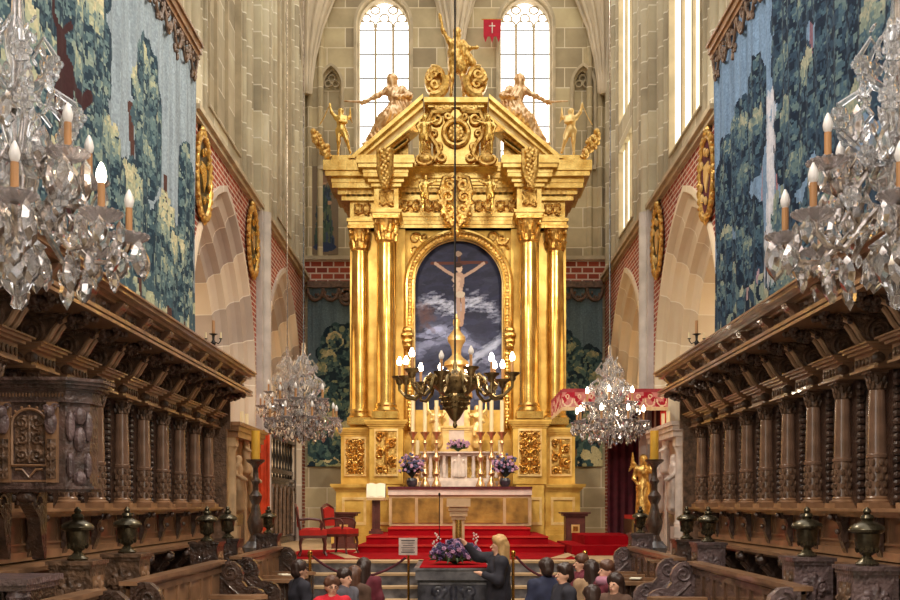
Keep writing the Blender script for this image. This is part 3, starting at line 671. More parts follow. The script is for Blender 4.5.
for t in np.linspace(0, 1, 30): cv.dab(cx0+.02*math.sin(t*5), fy-.28-.45*t, .1-.03*t, .08, 0, B)
cv.line([(cx0-.03, fy-.7), (cx0-.02, fy-1.1), (cx0+.03, fy-1.42)], .045, B); cv.line([(cx0+.07, fy-.7), (cx0+.09, fy-1.05), (cx0+.04, fy-1.42)], .045, (176, 144, 130))
cv.dab(cx0, fy-.12, .07, .09, 0, B2); cv.dab(cx0-.02, fy-.04, .08, .06, 0, (60, 42, 40)); cv.dab(cx0-.03, fy+.22, .09, .06, 0, (150, 132, 124)); cv.dab(cx0+.02, fy-.72, .11, .08, 0, (196, 186, 176))
for i in range(30): cv.dab(cx0-.05+rnd.gauss(0, .05), fy-.3-rnd.random()*.38, .02, .06, rnd.uniform(-1, 1), B2, .6)
for i in range(60): cv.dab(W*.14+rnd.gauss(0, .12), H*.6+rnd.gauss(0, .16), .05, .08, rnd.uniform(-1, 1), (96, 72, 78), .25)
a0 = px(cxp-46, 428, 23.2); me = cv.mesh('painting', lambda u, v: (a0[0]+u-0, 0, v), OIL)
cut = bmesh.new(); cut.from_mesh(me); kill = []
ccx = px(cxp, 0, 23.2)[0]; ccz = (428-cyp)*23.2/F; RR = 46.5*23.2/F
for f in cut.faces:
    c = f.calc_center_median()
    if c.z > ccz and math.hypot(c.x-ccx, c.z-ccz) > RR: kill.append(f)
bmesh.ops.delete(cut, geom=kill, context='FACES'); cut.to_mesh(me); cut.free()
pic = bpy.data.objects.new('painting', me); COL.objects.link(pic); pic.parent = altar; KIDS[altar.name].append(pic); KIDS[pic.name] = []; WORLD[pic.name] = Vector((0, 0, 0))
pic.location = Vector((0, 23.2, a0[2]))-WORLD[altar.name]; pic['label'] = 'dark painting of a crucified figure under stormy clouds'
# columns
def capital(mb, c, r, H, n=16):
    x, y, z = c; mb.lathe([(r*1.0, 0), (r*1.12, H*.05), (r*.95, H*.1), (r*1.0, H*.5), (r*1.25, H*.85), (r*1.3, H*.88)], c, n)
    for row, (k, h, rr, hh) in enumerate(((8, .1, 1.02, .32), (8, .36, 1.08, .36))):
        for i in range(k):
            a = 2*PI*(i+.5*row)/k; ca, sa = math.cos(a), math.sin(a)
            mb.tube([(x+r*(rr+e)*ca, y+r*(rr+e)*sa, z+H*(h+hh*t)) for e, t in ((0, 0), (.08, .4), (.16, .75), (.34, 1), (.42, .86))], [r*.2, r*.24, r*.22, r*.16, r*.07], 5)
    for i in range(4):
        a = PI/4+PI/2*i; ca, sa = math.cos(a), math.sin(a)
        spiral3(lambda u, v: (x+(r*1.05+u)*ca, y+(r*1.05+u)*sa, z+v), r*.38, H*.74, r*.3, 1.2, PI/2, -1, r*.13, mb, 14)
    mb.box((x-r*1.45, y-r*1.45, z+H*.88), (x+r*1.45, y+r*1.45, z+H))
for (xc, yt, yb, yct, rr, Z) in ((359.8, 252, 420, 228, 8.6, 22.95), (386, 244, 414, 218, 9.6, 22.6), (529, 244, 414, 218, 9.6, 22.6), (555.5, 252, 420, 228, 8.9, 22.95)):
    r = rr*Z/F; c = px(xc, yb, Z); h1 = (yb-yt)*Z/F; hc = (yt-yct)*Z/F
    m = MB().lathe([(r*1.02, .22), (r, .3), (r, h1*.35), (r*.99, h1*.5), (r*.88, h1)], c, 28); col = obj(m, 'column', GOLD, altar)
    capm = MB(); capital(capm, (c[0], c[1], c[2]+h1), r*.9, hc); obj(capm, 'capital', GOLDR, col)
    m = MB().box((c[0]-r*1.35, c[1]-r*1.35, c[2]-.12), (c[0]+r*1.35, c[1]+r*1.35, c[2]+.04)); m.lathe([(r*1.3, .02), (r*1.35, .07), (r*1.2, .12), (r*1.1, .15), (r*1.18, .19), (r*1.05, .24)], c, 28); obj(m, 'base', GOLD, col)
# entablature
m = MB()
pbox(m, 350, 200, 374, 228, 22.75, 1.0); pbox(m, 541, 200, 565, 228, 22.75, 1.0)
pbox(m, 374, 187, 398.5, 218, 22.4, 1.2); pbox(m, 517, 187, 541.5, 218, 22.4, 1.2)
pbox(m, 396, 196, 520, 228, 22.95, 1.0)
mould(m, 396, 520, 214, 228, 22.95, .6, [1, .6, .5, .2], .09)
for x0, x1, y0, y1, Z in ((350, 374, 219, 228, 22.75), (541, 565, 219, 228, 22.75), (374, 398.5, 210, 218, 22.4), (517, 541.5, 210, 218, 22.4)): mould(m, x0, x1, y0, y1, Z, .6, [1, .5, .3], .07)
ent = obj(m, 'entablature', GOLD, altar)
for x0, x1, y0, y1, Z in ((354, 371, 203, 216, 22.75), (544, 561, 203, 216, 22.75), (399, 421, 200, 213, 22.95), (495, 517, 200, 213, 22.95), (424, 441, 200, 213, 22.95), (474, 492, 200, 213, 22.95), (379, 394, 190, 207, 22.4), (522, 537, 190, 207, 22.4)):
    a = px((x0+x1)/2, y1, Z); W = (y1-y0)*Z/F; L = (x1-x0)*Z/F
    obj(relief_mb(W, L, .05, 3, lambda x, y, h, a=a, Z=Z, W=W, L=L: (a[0]+y-L/2, Z-.02-h, a[2]+W/2+x), 20, 34, 2, True, W*.09), 'frieze_panel', GOLDR, ent)
m = MB()                                                                 # projecting cornice, stepped blocks
def cornice(mb, x0, x1, yt, yb, Z, flare=.28):
    st = [1, 1, .9, .62, .58, .3, .12]; n = len(st)
    for i, p in enumerate(st):
        a = px(x0, yt+(yb-yt)*i/n, Z); b = px(x1, yt+(yb-yt)*(i+1)/n, Z); q = p*flare
        mb.box((a[0]-q, Z-q, b[2]), (b[0]+q, Z+1.3, a[2]+.001))
cornice(m, 344, 374, 166, 201, 22.7, .42); cornice(m, 541, 571, 166, 201, 22.7, .42)
cornice(m, 373, 399.5, 160, 187, 22.35, .34); cornice(m, 516, 542.5, 160, 187, 22.35, .34)
cornice(m, 398, 518, 172, 197, 23.0, .3); cornice(m, 421, 495, 165, 185, 22.8, .2)
cor = obj(m, 'cornice', GOLD, altar)
for x0, x1, ya, yb, zf, zb in ((400, 518, 192, 188, 22.85, 23.1), (346, 372, 194, 190, 22.55, 22.8), (541, 567, 194, 190, 22.55, 22.8)):
    m = MB()
    for x in np.arange(x0, x1, 5.5): a = px(x, ya, zf); b = px(x+3, yb, zf); m.box(a, (b[0], zb, b[2]))
    m.box((px(x0, 0, zf)[0], zf+.02, a[2]), (px(x1, 0, zf)[0], zb, b[2])); obj(m, 'dentils', GOLDR, cor)
for x0, x1 in ((331.5, 352), (560, 581)): m = MB(); pbox(m, x0, 155, x1, 166, 22.5, 1.0); obj(m, 'corner_block', GOLD, cor)
for xc in (385, 530):
    m = MB()
    for i in range(60):
        t = i/59; y = 149+t*38; ww = (5.2-3.5*t)*(1+.3*math.sin(i*1.7)); m.ball(px(xc+ww*math.sin(i*2.4), y, 22.0-.04*math.cos(i*2.4)), (.05, .05, .055), 6, 5)
    for sg in (-1, 1): m.tube([px(xc+sg*u, y, 22.0) for u, y in ((7, 149), (6, 160), (5.5, 170), (3, 180), (1, 188))], [.05, .06, .07, .05, .03], 6)
    m.tube([px(xc, 150, 22.02), px(xc, 188, 22.02)], .09, 6)
    obj(m, 'festoon_drop', GOLDR, cor)
# pediment rakes
for s, nm in ((-1, 0), (1, 1)):
    def mx(x): return x if s < 0 else 912-x
    rake = None
    for k, (off, th, Z, mt) in enumerate(((0, 4.5, 22.3, GOLD), (4, 6, 22.42, GOLD), (9.5, 9, 22.55, PALEGOLD), (18, 3, 22.5, GOLD))):
        poly = [(352+off*.4, 159-0+off*.0), (424, 97+off), (424, 97+off+th), (352+off*.9+th, 159)]
        poly = [(352-2, 158), (423, 96.5+off), (423, 96.5+off+th), (352-2+(off+th)*1.15, 158)] if k else [(348, 158), (423, 93.5), (423, 98), (354, 158)]
        if k: poly[0] = (352-2+off*1.15, 158)
        m = MB().prism(poly, lambda a, b, t, Z=Z: px(mx(a), b, Z)[:1]+(Z+t,)+px(0, b, Z)[2:], 0, .9-.05*k)
        o = obj(m, 'raking_cornice' if rake is None else 'raking_moulding', mt, altar if rake is None else rake)
        if rake is None: rake = o
    m = MB(); m.prism([(382, 158), (408, 137), (408, 158)], lambda a, b, t: (px(mx(a), b, 22.9)[0], 22.9+t, px(0, b, 22.9)[2]), 0, .3); 
    for q in range(26): m.ball(px(mx(388+q*.75), 154-q*.55, 22.75), (.07, .06, .07), 6, 5)
    m.tube([px(mx(384), 153, 22.75), px(mx(409), 133, 22.75)], .05, 6); obj(m, 'tympanum_ornament', GOLDR, rake)
# central tablet
m = MB(); pbox(m, 424, 97, 488, 102, 22.3, .9); pbox(m, 428, 102, 484, 107, 22.4, .8); pbox(m, 433, 107, 479, 160, 22.62, .5); pbox(m, 419, 113, 431, 165, 22.7, .5); pbox(m, 481, 113, 493, 165, 22.7, .5)
pbox(m, 414, 158, 498, 166, 22.4, .8); tab = obj(m, 'central_tablet', GOLD, altar)
m = MB()
sh = [(434, 112), (440, 108), (450, 112), (456, 109), (462, 112), (472, 108), (478, 112), (483, 122), (482, 134), (476, 143), (474, 152), (479, 160), (474, 164), (438, 164), (433, 160), (438, 152), (436, 143), (430, 134), (429, 122)]
m.prism(sh, lambda a, b, t: (px(a, b, 22.35)[0], 22.35+t, px(0, b, 22.35)[2]), 0, .2); cart = obj(m, 'cartouche', GOLD, tab)
m = MB(); f2 = lambda u, v: (px(u, v, 22.3)[0], 22.3, px(u, v, 22.3)[2])
m.tube([f2(456+12.5*math.cos(t), 133+12.5*math.sin(t)) for t in np.linspace(0, 2*PI, 28)], .06, 7)
for s in (-1, 1):
    for (dx, y, r, t, a0, g) in ((19, 119, 6, 1.5, 0, 1), (22, 134, 5, 1.3, 1.5, -1), (14, 157, 5.5, 1.4, -1.5, 1), (8, 116, 4, 1.2, 3, -1), (18, 146, 4, 1.2, 1, 1)):
        spiral3(f2, 456+s*dx, y, r, t, a0 if s > 0 else PI-a0, g*s, .055, m, 20, 6)
    m.tube([f2(456+s*u, y) for u, y in ((6, 110), (14, 112), (24, 112), (28, 122), (26, 136), (19, 146), (17, 154), (22, 161))], .06, 6)
    for i in range(8): m.ball(f2(456+s*(6+2*i), 109-1.5*math.sin(i)), (.06, .05, .06), 6, 5)
obj(m, 'scrollwork', GOLDR, cart)
m = MB(); m.ball(px(456, 133, 22.36), (.22, .12, .22), 14, 10)
for i in range(10): m.ball(px(456+6*math.cos(i*.63), 133+6*math.sin(i*.63), 22.28), (.06, .05, .06), 6, 5)
spiral3(f2, 462, 135, 5, 1.3, 0, 1, .05, m); obj(m, 'shield', GOLDR, cart)
for s in (-1, 1): m = MB(); m.ball(px(456+s*31.5, 159.5, 22.25), (.19, .12, .13), 12, 8); m.tube([px(456+s*31.5+8*math.cos(t), 159.5+5*math.sin(t), 22.2) for t in np.linspace(0, 2*PI, 20)], .04, 6); obj(m, 'boss', GOLDR, tab)
m = MB()                                                                  # split volutes either side of the figure
for s in (-1, 1):
    cx_ = 456+s*22
    arc = [(cx_+s*-1*0+(12)*math.cos(t)*1.0, 80+15.5*math.sin(t)) for t in np.linspace(-.2, 1.9, 14)] if s < 0 else [(cx_-12*math.cos(t), 80+15.5*math.sin(t)) for t in np.linspace(-.2, 1.9, 14)]
    m.tube([px(a, b, 22.45) for a, b in arc], .11, 8)
    arc2 = [(cx_+(9 if s < 0 else -9)*math.cos(t), 79+12*math.sin(t)) for t in np.linspace(-1.9, 2.2, 18)]; m.tube([px(a, b, 22.5) for a, b in arc2], .06, 6)
    for (dx, y, r, g) in ((0, 74, 5, 1), (-s*1, 84, 5, -1), (s*4, 78, 4, 1)): spiral3(lambda u, v: px(u, v, 22.45), cx_+dx, y, r, 1.4, 0, g*s, .06, m, 20, 6)
    m.prism([(cx_+(9.5)*math.cos(t), 80+14*math.sin(t)) for t in np.linspace(0, 2*PI, 20)][:-1], lambda a, b, t: px(a, b, 22.6)[:1]+(22.6+t,)+px(0, b, 22.6)[2:], 0, .2)
obj(m, 'split_volutes', GOLDR, tab)
# openwork cartouche below the cornice
m = MB(); f3 = lambda u, v: (px(u, v, 22.2)[0], 22.2, px(u, v, 22.2)[2])
for s in (-1, 1):
    for (dx, y, r, g) in ((7, 185, 6, 1), (8, 197, 6.5, -1), (7, 209, 6, 1), (4, 219, 4, -1), (3, 178, 4, -1), (13, 191, 3.5, 1), (13, 204, 3.5, -1)): spiral3(f3, 456+s*dx, y, r, 1.4, 0 if s > 0 else PI, g*s, .06, m, 20, 6)
    m.tube([f3(456+s*u, y) for u, y in ((2, 175), (12, 178), (15, 190), (13, 205), (9, 216), (3, 226))], .055, 6)
    for i in range(14): m.ball(f3(456+s*(4+10*abs(math.sin(i))), 177+i*3.4), (.05, .06, .05), 6, 5)
m.prism([(456+12*math.cos(t), 198+20*math.sin(t)) for t in np.linspace(0, 2*PI, 24)][:-1], lambda a, b, t: px(a, b, 22.4)[:1]+(22.4+t,)+px(0, b, 22.4)[2:], 0, .5)
m.ball(f3(456, 230), (.1, .1, .16), 10, 8)
obj(m, 'openwork_cartouche', GOLDR, altar)

# ---------------------------------------------------------------- statues
def figure(J, fat=1.0, head=.11, robe=None, k=.03):
    """J: joints in metres; returns capsules of one continuous body"""
    C = []
    g = lambda n: np.array(J[n], float)
    hd = g('head'); C.append((hd+np.array([0, 0, head*.25]), hd-np.array([0, 0, head*.25]), head*.82, head*.62))
    fw = np.array(J.get('face', (0, -1, 0)), float); C.append((hd+fw*head*.75, hd+fw*head*.9-np.array([0, 0, head*.2]), head*.12, head*.16))
    C.append((hd+fw*head*.5-np.array([0, 0, head*.75]), hd-np.array([0, 0, head*.6]), head*.3, head*.4))
    C.append((g('neck'), hd-np.array([0, 0, head*.5]), .05*fat, .045*fat))
    ch = g('chest'); pv = g('pelvis'); C.append((ch, pv, .13*fat, .12*fat)); C.append((g('neck'), ch, .07*fat, .12*fat))
    for s in 'lr':
        sh = g('sh'+s); el = g('el'+s); ha = g('ha'+s); C += [(ch+np.array([0, 0, .06]), sh, .09*fat, .065*fat), (sh, el, .06*fat, .045*fat), (el, ha, .045*fat, .03*fat)]
        d = (ha-el)/max(1e-6, np.linalg.norm(ha-el)); C.append((ha, ha+d*.07, .035*fat, .022*fat))
        hp = g('hp'+s); kn = g('kn'+s); ft = g('ft'+s); C += [(pv, hp, .11*fat, .09*fat), (hp, kn, .09*fat, .06*fat), (kn, ft, .058*fat, .036*fat), (ft, ft+fw*.12-np.array([0, 0, .02]), .038*fat, .026*fat)]
    if robe: C += robe
    return C
def xform(caps, M, sc=1.0):
    out = []
    for c in caps:
        a = M @ Vector(c[0]); b = M @ Vector(c[1]); out.append((np.array(a), np.array(b), c[2]*sc, c[3]*sc))
    return out
def wings(mb, at, s, h, lean=.4):
    for sg in s:
        for i in range(7):
            a = .5+.16*i; L = h*(1-.07*i)
            p0 = Vector(at)+Vector((sg*.05, .04, 0)); p1 = p0+Vector((sg*L*.3*(1+.1*i), .12, L*.35)); p2 = p0+Vector((sg*(L*.30+.03*i), .16, L*(.8-.14*i)))
            mb.tube([p0, p1, p2], [.04, .05, .015], 5)
STAND = dict(head=(0, 0, 1.58), neck=(0, 0, 1.42), chest=(0, 0, 1.25), pelvis=(0, 0, .92), shl=(.18, 0, 1.36), shr=(-.18, 0, 1.36), ell=(.25, 0, 1.1), elr=(-.25, 0, 1.1), hal=(.2, -.2, .95), har=(-.2, -.2, .95), hpl=(.09, 0, .88), hpr=(-.09, 0, .88), knl=(.1, -.02, .47), knr=(-.1, -.02, .47), ftl=(.1, 0, .06), ftr=(-.1, 0, .06))
def statue(name, label, J, pos, sc, mat_, robe=None, cat='statue', group=None, extra=None, vox=.022, fat=1.0, noise=.006, wing=None, wmat=None, hair=True, flip=1):
    root = thing(name, label, cat, pos, group)
    caps = figure({**STAND, **J}, fat=fat, head=.125 if fat > 1.1 else .11, robe=robe)
    if hair: h = np.array({**STAND, **J}['head']); caps.append((h+np.array([0, .03, .04]), h+np.array([0, .05, -.05]), .1, .09))
    M = Matrix.Translation(pos) @ Matrix.Diagonal((sc*flip, sc, sc, 1))
    blob_obj('body', xform(caps, M, sc), mat_, root, vox=vox, k=.022*sc, noise=noise*sc, ns=60/sc)
    if extra: mb = MB(); extra(mb); mb.v = [tuple(M @ Vector(p)) for p in mb.v]; obj(mb, 'attribute', mat_, root)
    if wing: mb = MB(); wings(mb, wing[0], wing[1], wing[2]); mb.v = [tuple(M @ Vector(p)) for p in mb.v]; obj(mb, 'wings', wmat or mat_, root)
    return root
def robe_std(w=.2, z0=.1, off=0): return [((0, 0, .95), (off, 0, z0), .15, w), ((-.06, -.05, .95), (-.1+off, -.08, z0), .08, .1), ((.06, -.05, .9), (.12+off, -.06, z0), .08, .1)]
# top figure
p = px(456, 97, 22.6)
statue('gilded_saint_statue', 'gilded figure crowning the high altar with one arm raised high', dict(elr=(-.32, -.05, 1.62), har=(-.4, -.05, 2.0), shr=(-.17, 0, 1.4), ell=(.34, -.05, 1.2), hal=(.52, -.2, 1.15), knl=(.17, -.05, .48), ftl=(.2, 0, .06), knr=(-.1, 0, .48), ftr=(-.12, 0, .06), head=(.03, -.03, 1.6)), p, .9, GOLDR,
       [((0, 0, 1.05), (.12, .02, .75), .17, .19), ((.15, .02, 1.3), (.42, 0, .85), .07, .1), ((.12, .1, 1.25), (.2, .1, .2), .1, .06), ((-.12, .08, 1.3), (-.16, .1, .6), .08, .05)], 'statue', vox=.022, noise=.012)
# reclining figures
REC = dict(head=(.0, 0, .95), neck=(.02, 0, .8), chest=(.06, 0, .62), pelvis=(.22, 0, .28), shl=(.2, -.02, .76), shr=(-.1, -.02, .74), ell=(.36, -.08, .62), hal=(.1, -.2, .55), elr=(-.3, -.05, .62), har=(-.55, -.05, .5), hpl=(.3, -.02, .24), hpr=(.12, -.02, .22), knl=(-.05, -.18, .22), knr=(-.22, -.1, .02), ftl=(-.3, -.1, -.25), ftr=(-.5, -.08, -.35), face=(-.5, -.86, 0))
rb = [((.15, 0, .35), (-.15, -.1, .1), .18, .15), ((-.15, -.08, .12), (-.42, -.06, -.26), .14, .09), ((.1, -.05, .5), (-.1, -.12, .15), .12, .12), ((.25, .05, .5), (.3, .05, .1), .14, .1)]
for s, lab in ((1, 'silvery gilded angel reclining on the left slope of the altar pediment'), (-1, 'silvery gilded angel reclining on the right slope of the altar pediment, robes trailing')):
    p = px(392 if s > 0 else 520, 127, 22.7)
    def ex(mb): mb.tube([(-.5, -.05, .5), (-.95, -.05, .52)], [.025, .012], 6)
    statue('reclining_angel_statue', lab, REC, (p[0], 22.78, p[2]), 1.15, SILVERGOLD, rb, 'statue', 'angels reclining on the pediment', ex, noise=.014, flip=s)
# putti on the corners
for s, lab in ((1, 'gilded winged putto swinging an arm up on the left corner of the altar cornice'), (-1, 'gilded winged putto raising a club on the right corner of the altar cornice')):
    p = px(341 if s > 0 else 571, 155, 22.75)
    def ex(mb):
        mb.tube([(-.42, -.05, 1.8), (-.62, -.05, 1.35), (-.78, -.02, 1.1)], .02, 6)
    statue('gilded_putto', lab, dict(elr=(-.34, -.05, 1.55), har=(-.4, -.05, 1.82), ell=(.2, -.14, 1.15), hal=(-.02, -.24, 1.15), knl=(.22, -.1, .5), ftl=(.34, 0, .1), knr=(-.08, -.05, .48)), p, .62, GOLD if s > 0 else PALEGOLD,
           [((.05, 0, .95), (.18, .05, .7), .14, .12)], 'statue', 'corner putti', ex, fat=1.25, wing=((.05, .08, 1.3), (1,), .7), flip=s)
    root = thing('gilded_festoon', 'gilded festoon hanging off the %s end of the altar cornice' % ('left' if s > 0 else 'right'), 'ornament', px(321 if s > 0 else 591, 160, 22.5), 'cornice end festoons')
    m = MB(); rnd = random.Random(4)
    for i in range(70):
        t = i/69; x = (314+14*t) if s > 0 else (598-14*t); y = 133+24*t; w_ = 5*math.sin(PI*(t*.9+.05))
        q = px(x+rnd.uniform(-w_, w_), y+rnd.uniform(-2, 2), 22.5); m.ball((q[0], q[1]+rnd.uniform(-.1, .1), q[2]), rnd.uniform(.04, .075), 6, 5)
    m.tube([px((314 if s > 0 else 598), 134, 22.5), px((320 if s > 0 else 592), 146, 22.5), px((330 if s > 0 else 582), 158, 22.5)], .07, 6)
    obj(m, 'garland', GOLDR, root)
# small putti by the cartouches
for (x, y, sc, s, lab) in ((424, 155, .5, 1, 'small gilded putto holding the left side of the altar shield'), (489, 155, .5, -1, 'small gilded putto holding the right side of the altar shield'),
                           (425, 212, .46, 1, 'small gilded putto flying left of the openwork cartouche'), (490, 212, .46, -1, 'small gilded putto flying right of the openwork cartouche')):
    p = px(x, y, 22.0)
    statue('gilded_putto', lab, dict(ell=(.34, -.05, 1.4), hal=(.5, 0, 1.5), elr=(-.28, -.1, 1.2), knl=(.1, -.15, .6), ftl=(.25, 0, .3), head=(.04, -.03, 1.62)), p, sc, GOLD, [((0, 0, 1.0), (-.1, 0, .75), .14, .14)], 'statue', 'small putti on the altar', None, fat=1.25, vox=.02, wing=((0, .08, 1.3), (1, -1), .5), flip=s)

# ---------------------------------------------------------------- altar table, gradine, tabernacle
ZM = 20.9
ct = thing('altar_table', 'long altar table with brown damask front and white cloth edge', 'altar table', (0, ZM, EYE-.44))
m = MB(); pbox(m, 389, 494, 531.5, 525.9, ZM, .9); obj(m, 'frontal_frame', BEIGE, ct)
m = MB()
for x0, x1 in ((392, 415), (418, 440), (443, 503), (506, 528)): pbox(m, x0, 498, x1, 523, ZM-.02, .05)
obj(m, 'damask_panel', DAMASK, ct)
m = MB(); pbox(m, 387.5, 486.6, 532.5, 488.6, ZM-.08, 1.2); obj(m, 'red_cloth', MAROON, ct)
m = MB(); pbox(m, 388, 488.6, 532, 495, ZM-.04, .1); obj(m, 'white_cloth_edge', LINEN, ct)
zg = 21.5
gr = thing('altar_gradine', 'white marble arcade of little columns on the altar table', 'gradine', px(459, 486, zg))
m = MB(); pbox(m, 419, 481, 499, 487, zg-.15, .5); pbox(m, 424, 478, 494, 481, zg-.05, .5); obj(m, 'base', WHITEM, gr)
m = MB(); pbox(m, 420, 451.5, 498, 453, zg-.12, .5); pbox(m, 422, 453, 496, 455.5, zg-.06, .4); obj(m, 'shelf', WHITEM, gr)
m = MB(); pbox(m, 425, 455, 493, 478, zg+.3, .1); obj(m, 'back_panel', GOLDR, gr)
for x in (422.5, 430.5, 437, 444, 473.5, 481, 488, 496):
    m = MB(); c = px(x, 478, zg); m.lathe([(.04, 0), (.05, .03), (.032, .08), (.045, .2), (.035, .4), (.045, .46), (.05, .5)], c, 10); obj(m, 'colonnette', WHITEM, gr)
m = MB(); pbox(m, 451, 455, 467, 478, zg-.03, .3); pbox(m, 440, 456, 448, 478, zg+.2, .1); obj(m, 'centre_panel', WHITEM, gr)
c = px(459, 478, zg-.06); blob_obj('relief_figures', [((c[0]+dx, c[1], c[2]+.05), (c[0]+dx*.8, c[1], c[2]+h), .05, .035) for dx, h in ((-.1, .3), (0, .42), (.1, .3))]+[((c[0]+dx, c[1]-.01, c[2]+h), (c[0]+dx, c[1]-.01, c[2]+h+.02), .035, .03) for dx, h in ((-.09, .36), (0, .47), (.09, .36))], WHITEM, gr, vox=.015, k=.01)
tb = thing('altar_tabernacle', 'tall pale gilded tabernacle tower in front of the painting', 'tabernacle', px(456, 478, 22.2))
m = MB(); pbox(m, 440, 430, 473, 452, 22.0, .5); pbox(m, 443, 395, 470, 432, 22.05, .4); mould(m, 440, 473, 426, 432, 22.0, .5, [1, .6, .2], .07); obj(m, 'body', PALEGOLD, tb)
c = px(456.5, 398, 22.2); s_ = 22.2/F
m = MB().lathe([(16*s_, 0), (16*s_, 4*s_), (14*s_, 8*s_), (13*s_, 14*s_), (10*s_, 24*s_), (9*s_, 30*s_), (13*s_, 32*s_), (12*s_, 36*s_), (7*s_, 40*s_), (4.6*s_, 43*s_), (4.8*s_, 48*s_), (6.5*s_, 53*s_), (9*s_, 57*s_), (8.8*s_, 61*s_), (5.5*s_, 65*s_), (3.2*s_, 68*s_), (2.6*s_, 71*s_), (3.8*s_, 75*s_), (3.4*s_, 78*s_), (1.2*s_, 80*s_), (.8*s_, 84*s_)], c, 20)
obj(m, 'spire', PALEGOLD, tb)
m = MB(); pbox(m, 449, 404, 464, 440, 21.98, .1); obj(m, 'door', LINEN, tb)
for i, (x, s) in enumerate(((437, 1), (477, -1))):
    statue('gilded_angel_statue', 'pale gilded angel kneeling to the %s of the tabernacle' % ('left' if s > 0 else 'right'), dict(ell=(.22, -.2, 1.3), hal=(.3, -.3, 1.4), har=(.2, -.3, 1.3), knl=(.1, -.3, .6), ftl=(.05, .1, .3)), px(x, 452, 22.0), .6, PALEGOLD, robe_std(.22, .3), 'statue', 'angels by the tabernacle', wing=((-.05, .08, 1.3), (-1,), .8), flip=s)
# candlesticks
def candlestick(x, yb, ytop, ycan, Z, label, group):
    c = px(x, yb, Z); H = (yb-ycan)*Z/F; hc = (ycan-ytop)*Z/F
    r = thing('candlestick', label, 'candlestick', c, group)
    m = MB(); q = H
    m.lathe([(.1, 0), (.105, .03), (.08, .09), (.05, .16), (.035, .22), (.075, .28), (.04, .34), (.03, .46*q), (.07, .5*q), (.075, .54*q), (.03, .6*q), (.025, .76*q), (.05, .8*q), (.025, .85*q), (.045, .92*q), (.095, .98*q), (.1, q)], c, 12)
    obj(m, 'stick', SILVERGOLD, r); obj(MB().cyl((c[0], c[1], c[2]+q-.01), .042, hc, 10), 'candle', WAXW, r)
    obj(MB().tube([(c[0], c[1], c[2]+q+hc-.02), (c[0], c[1], c[2]+q+hc+.03)], .006, 5), 'wick', IRON, r)
for i, (x, lab) in enumerate(((412.8, 'tall candlestick with white candle, furthest left on the altar'), (425, 'tall candlestick with white candle, second from the left on the altar'), (436.5, 'tall candlestick with white candle, just left of the tabernacle'), (480.5, 'tall candlestick with white candle, just right of the tabernacle'), (491.5, 'tall candlestick with white candle, second from the right on the altar'), (502, 'tall candlestick with white candle, furthest right on the altar'))):
    candlestick(x, 487, 400, 432, 21.45-.03*abs(i-2.5)-.25, lab, 'tall altar candlesticks')
for x, y, lab in ((417.5, 487, 'short silver candlestick beside the left blue bouquet'), (500, 487, 'short silver candlestick beside the right blue bouquet')):
    candlestick(x, y, 440, 455, 21.5, lab, 'short altar candlesticks')
# flowers
def bouquet(name, label, c, rx, rz, mats, n, seed, group=None, vase=True, vh=.18):
    r = thing(name, label, 'flowers', c, group); rnd = random.Random(seed)
    if vase: obj(MB().lathe([(.07, 0), (.11, .05), (.12, vh*.7), (.09, vh)], c, 14), 'vase', MARBLED, r)
    cc = (c[0], c[1], c[2]+(vh if vase else 0)); m = MB()
    for i in range(n):
        a = rnd.uniform(0, 6.28); q = math.sqrt(rnd.random()); e = Vector((cc[0]+rx*q*math.cos(a), cc[1]+rx*.55*q*math.sin(a), cc[2]+rz*rnd.uniform(.3, 1)*math.sqrt(1-.7*q*q)))
        b0 = Vector((cc[0], cc[1], cc[2])); mid = (b0+e)/2+Vector((0, 0, rz*.15)); m.tube([b0, mid, e], [.008, .02, .004], 4)
        for k in range(3):
            d = Vector((rnd.uniform(-1, 1), rnd.uniform(-1, 1), rnd.uniform(-.3, 1))).normalized()*.09; p0 = mid.lerp(e, rnd.random()); s2 = d.cross(Vector((0, 0, 1))).normalized()*.022
            m.add([p0, p0+d*.5+s2, p0+d, p0+d*.5-s2], [(0, 1, 2, 3)])
    obj(m, 'foliage', mats[0], r, recalc=False)
    for mi, mt in enumerate(mats[1:]):
        m = MB()
        for i in range(n):
            a = rnd.uniform(0, 6.28); q = math.sqrt(rnd.random()); e = Vector((cc[0]+rx*q*math.cos(a), cc[1]+rx*.55*q*math.sin(a), cc[2]+rz*rnd.uniform(.35, 1.05)*math.sqrt(1-.6*q*q)))
            for k in range(5):
                t = 6.28*k/5; m.ball((e.x+.018*math.cos(t), e.y-.01, e.z+.018*math.sin(t)), .016, 5, 4)
            m.ball(e, .014, 5, 4)
        prop(obj(m, 'blossoms', mt, r), kind='stuff')
    return r
bouquet('flower_vase', 'dark vase of blue flowers at the left end of the altar table', px(412, 486.6, 20.95), .27, .5, (LEAFD, BLUEP, PINK), 46, 1, 'vases on the altar table')
bouquet('flower_vase', 'dark vase of blue flowers at the right end of the altar table', px(505, 486.6, 20.95), .27, .5, (LEAFD, BLUEP, PINK), 46, 2, 'vases on the altar table')
bouquet('flower_arrangement', 'low bunch of mauve flowers on top of the marble gradine', px(458, 451.5, 21.55), .24, .26, (LEAF, PINK), 50, 3, vase=False)
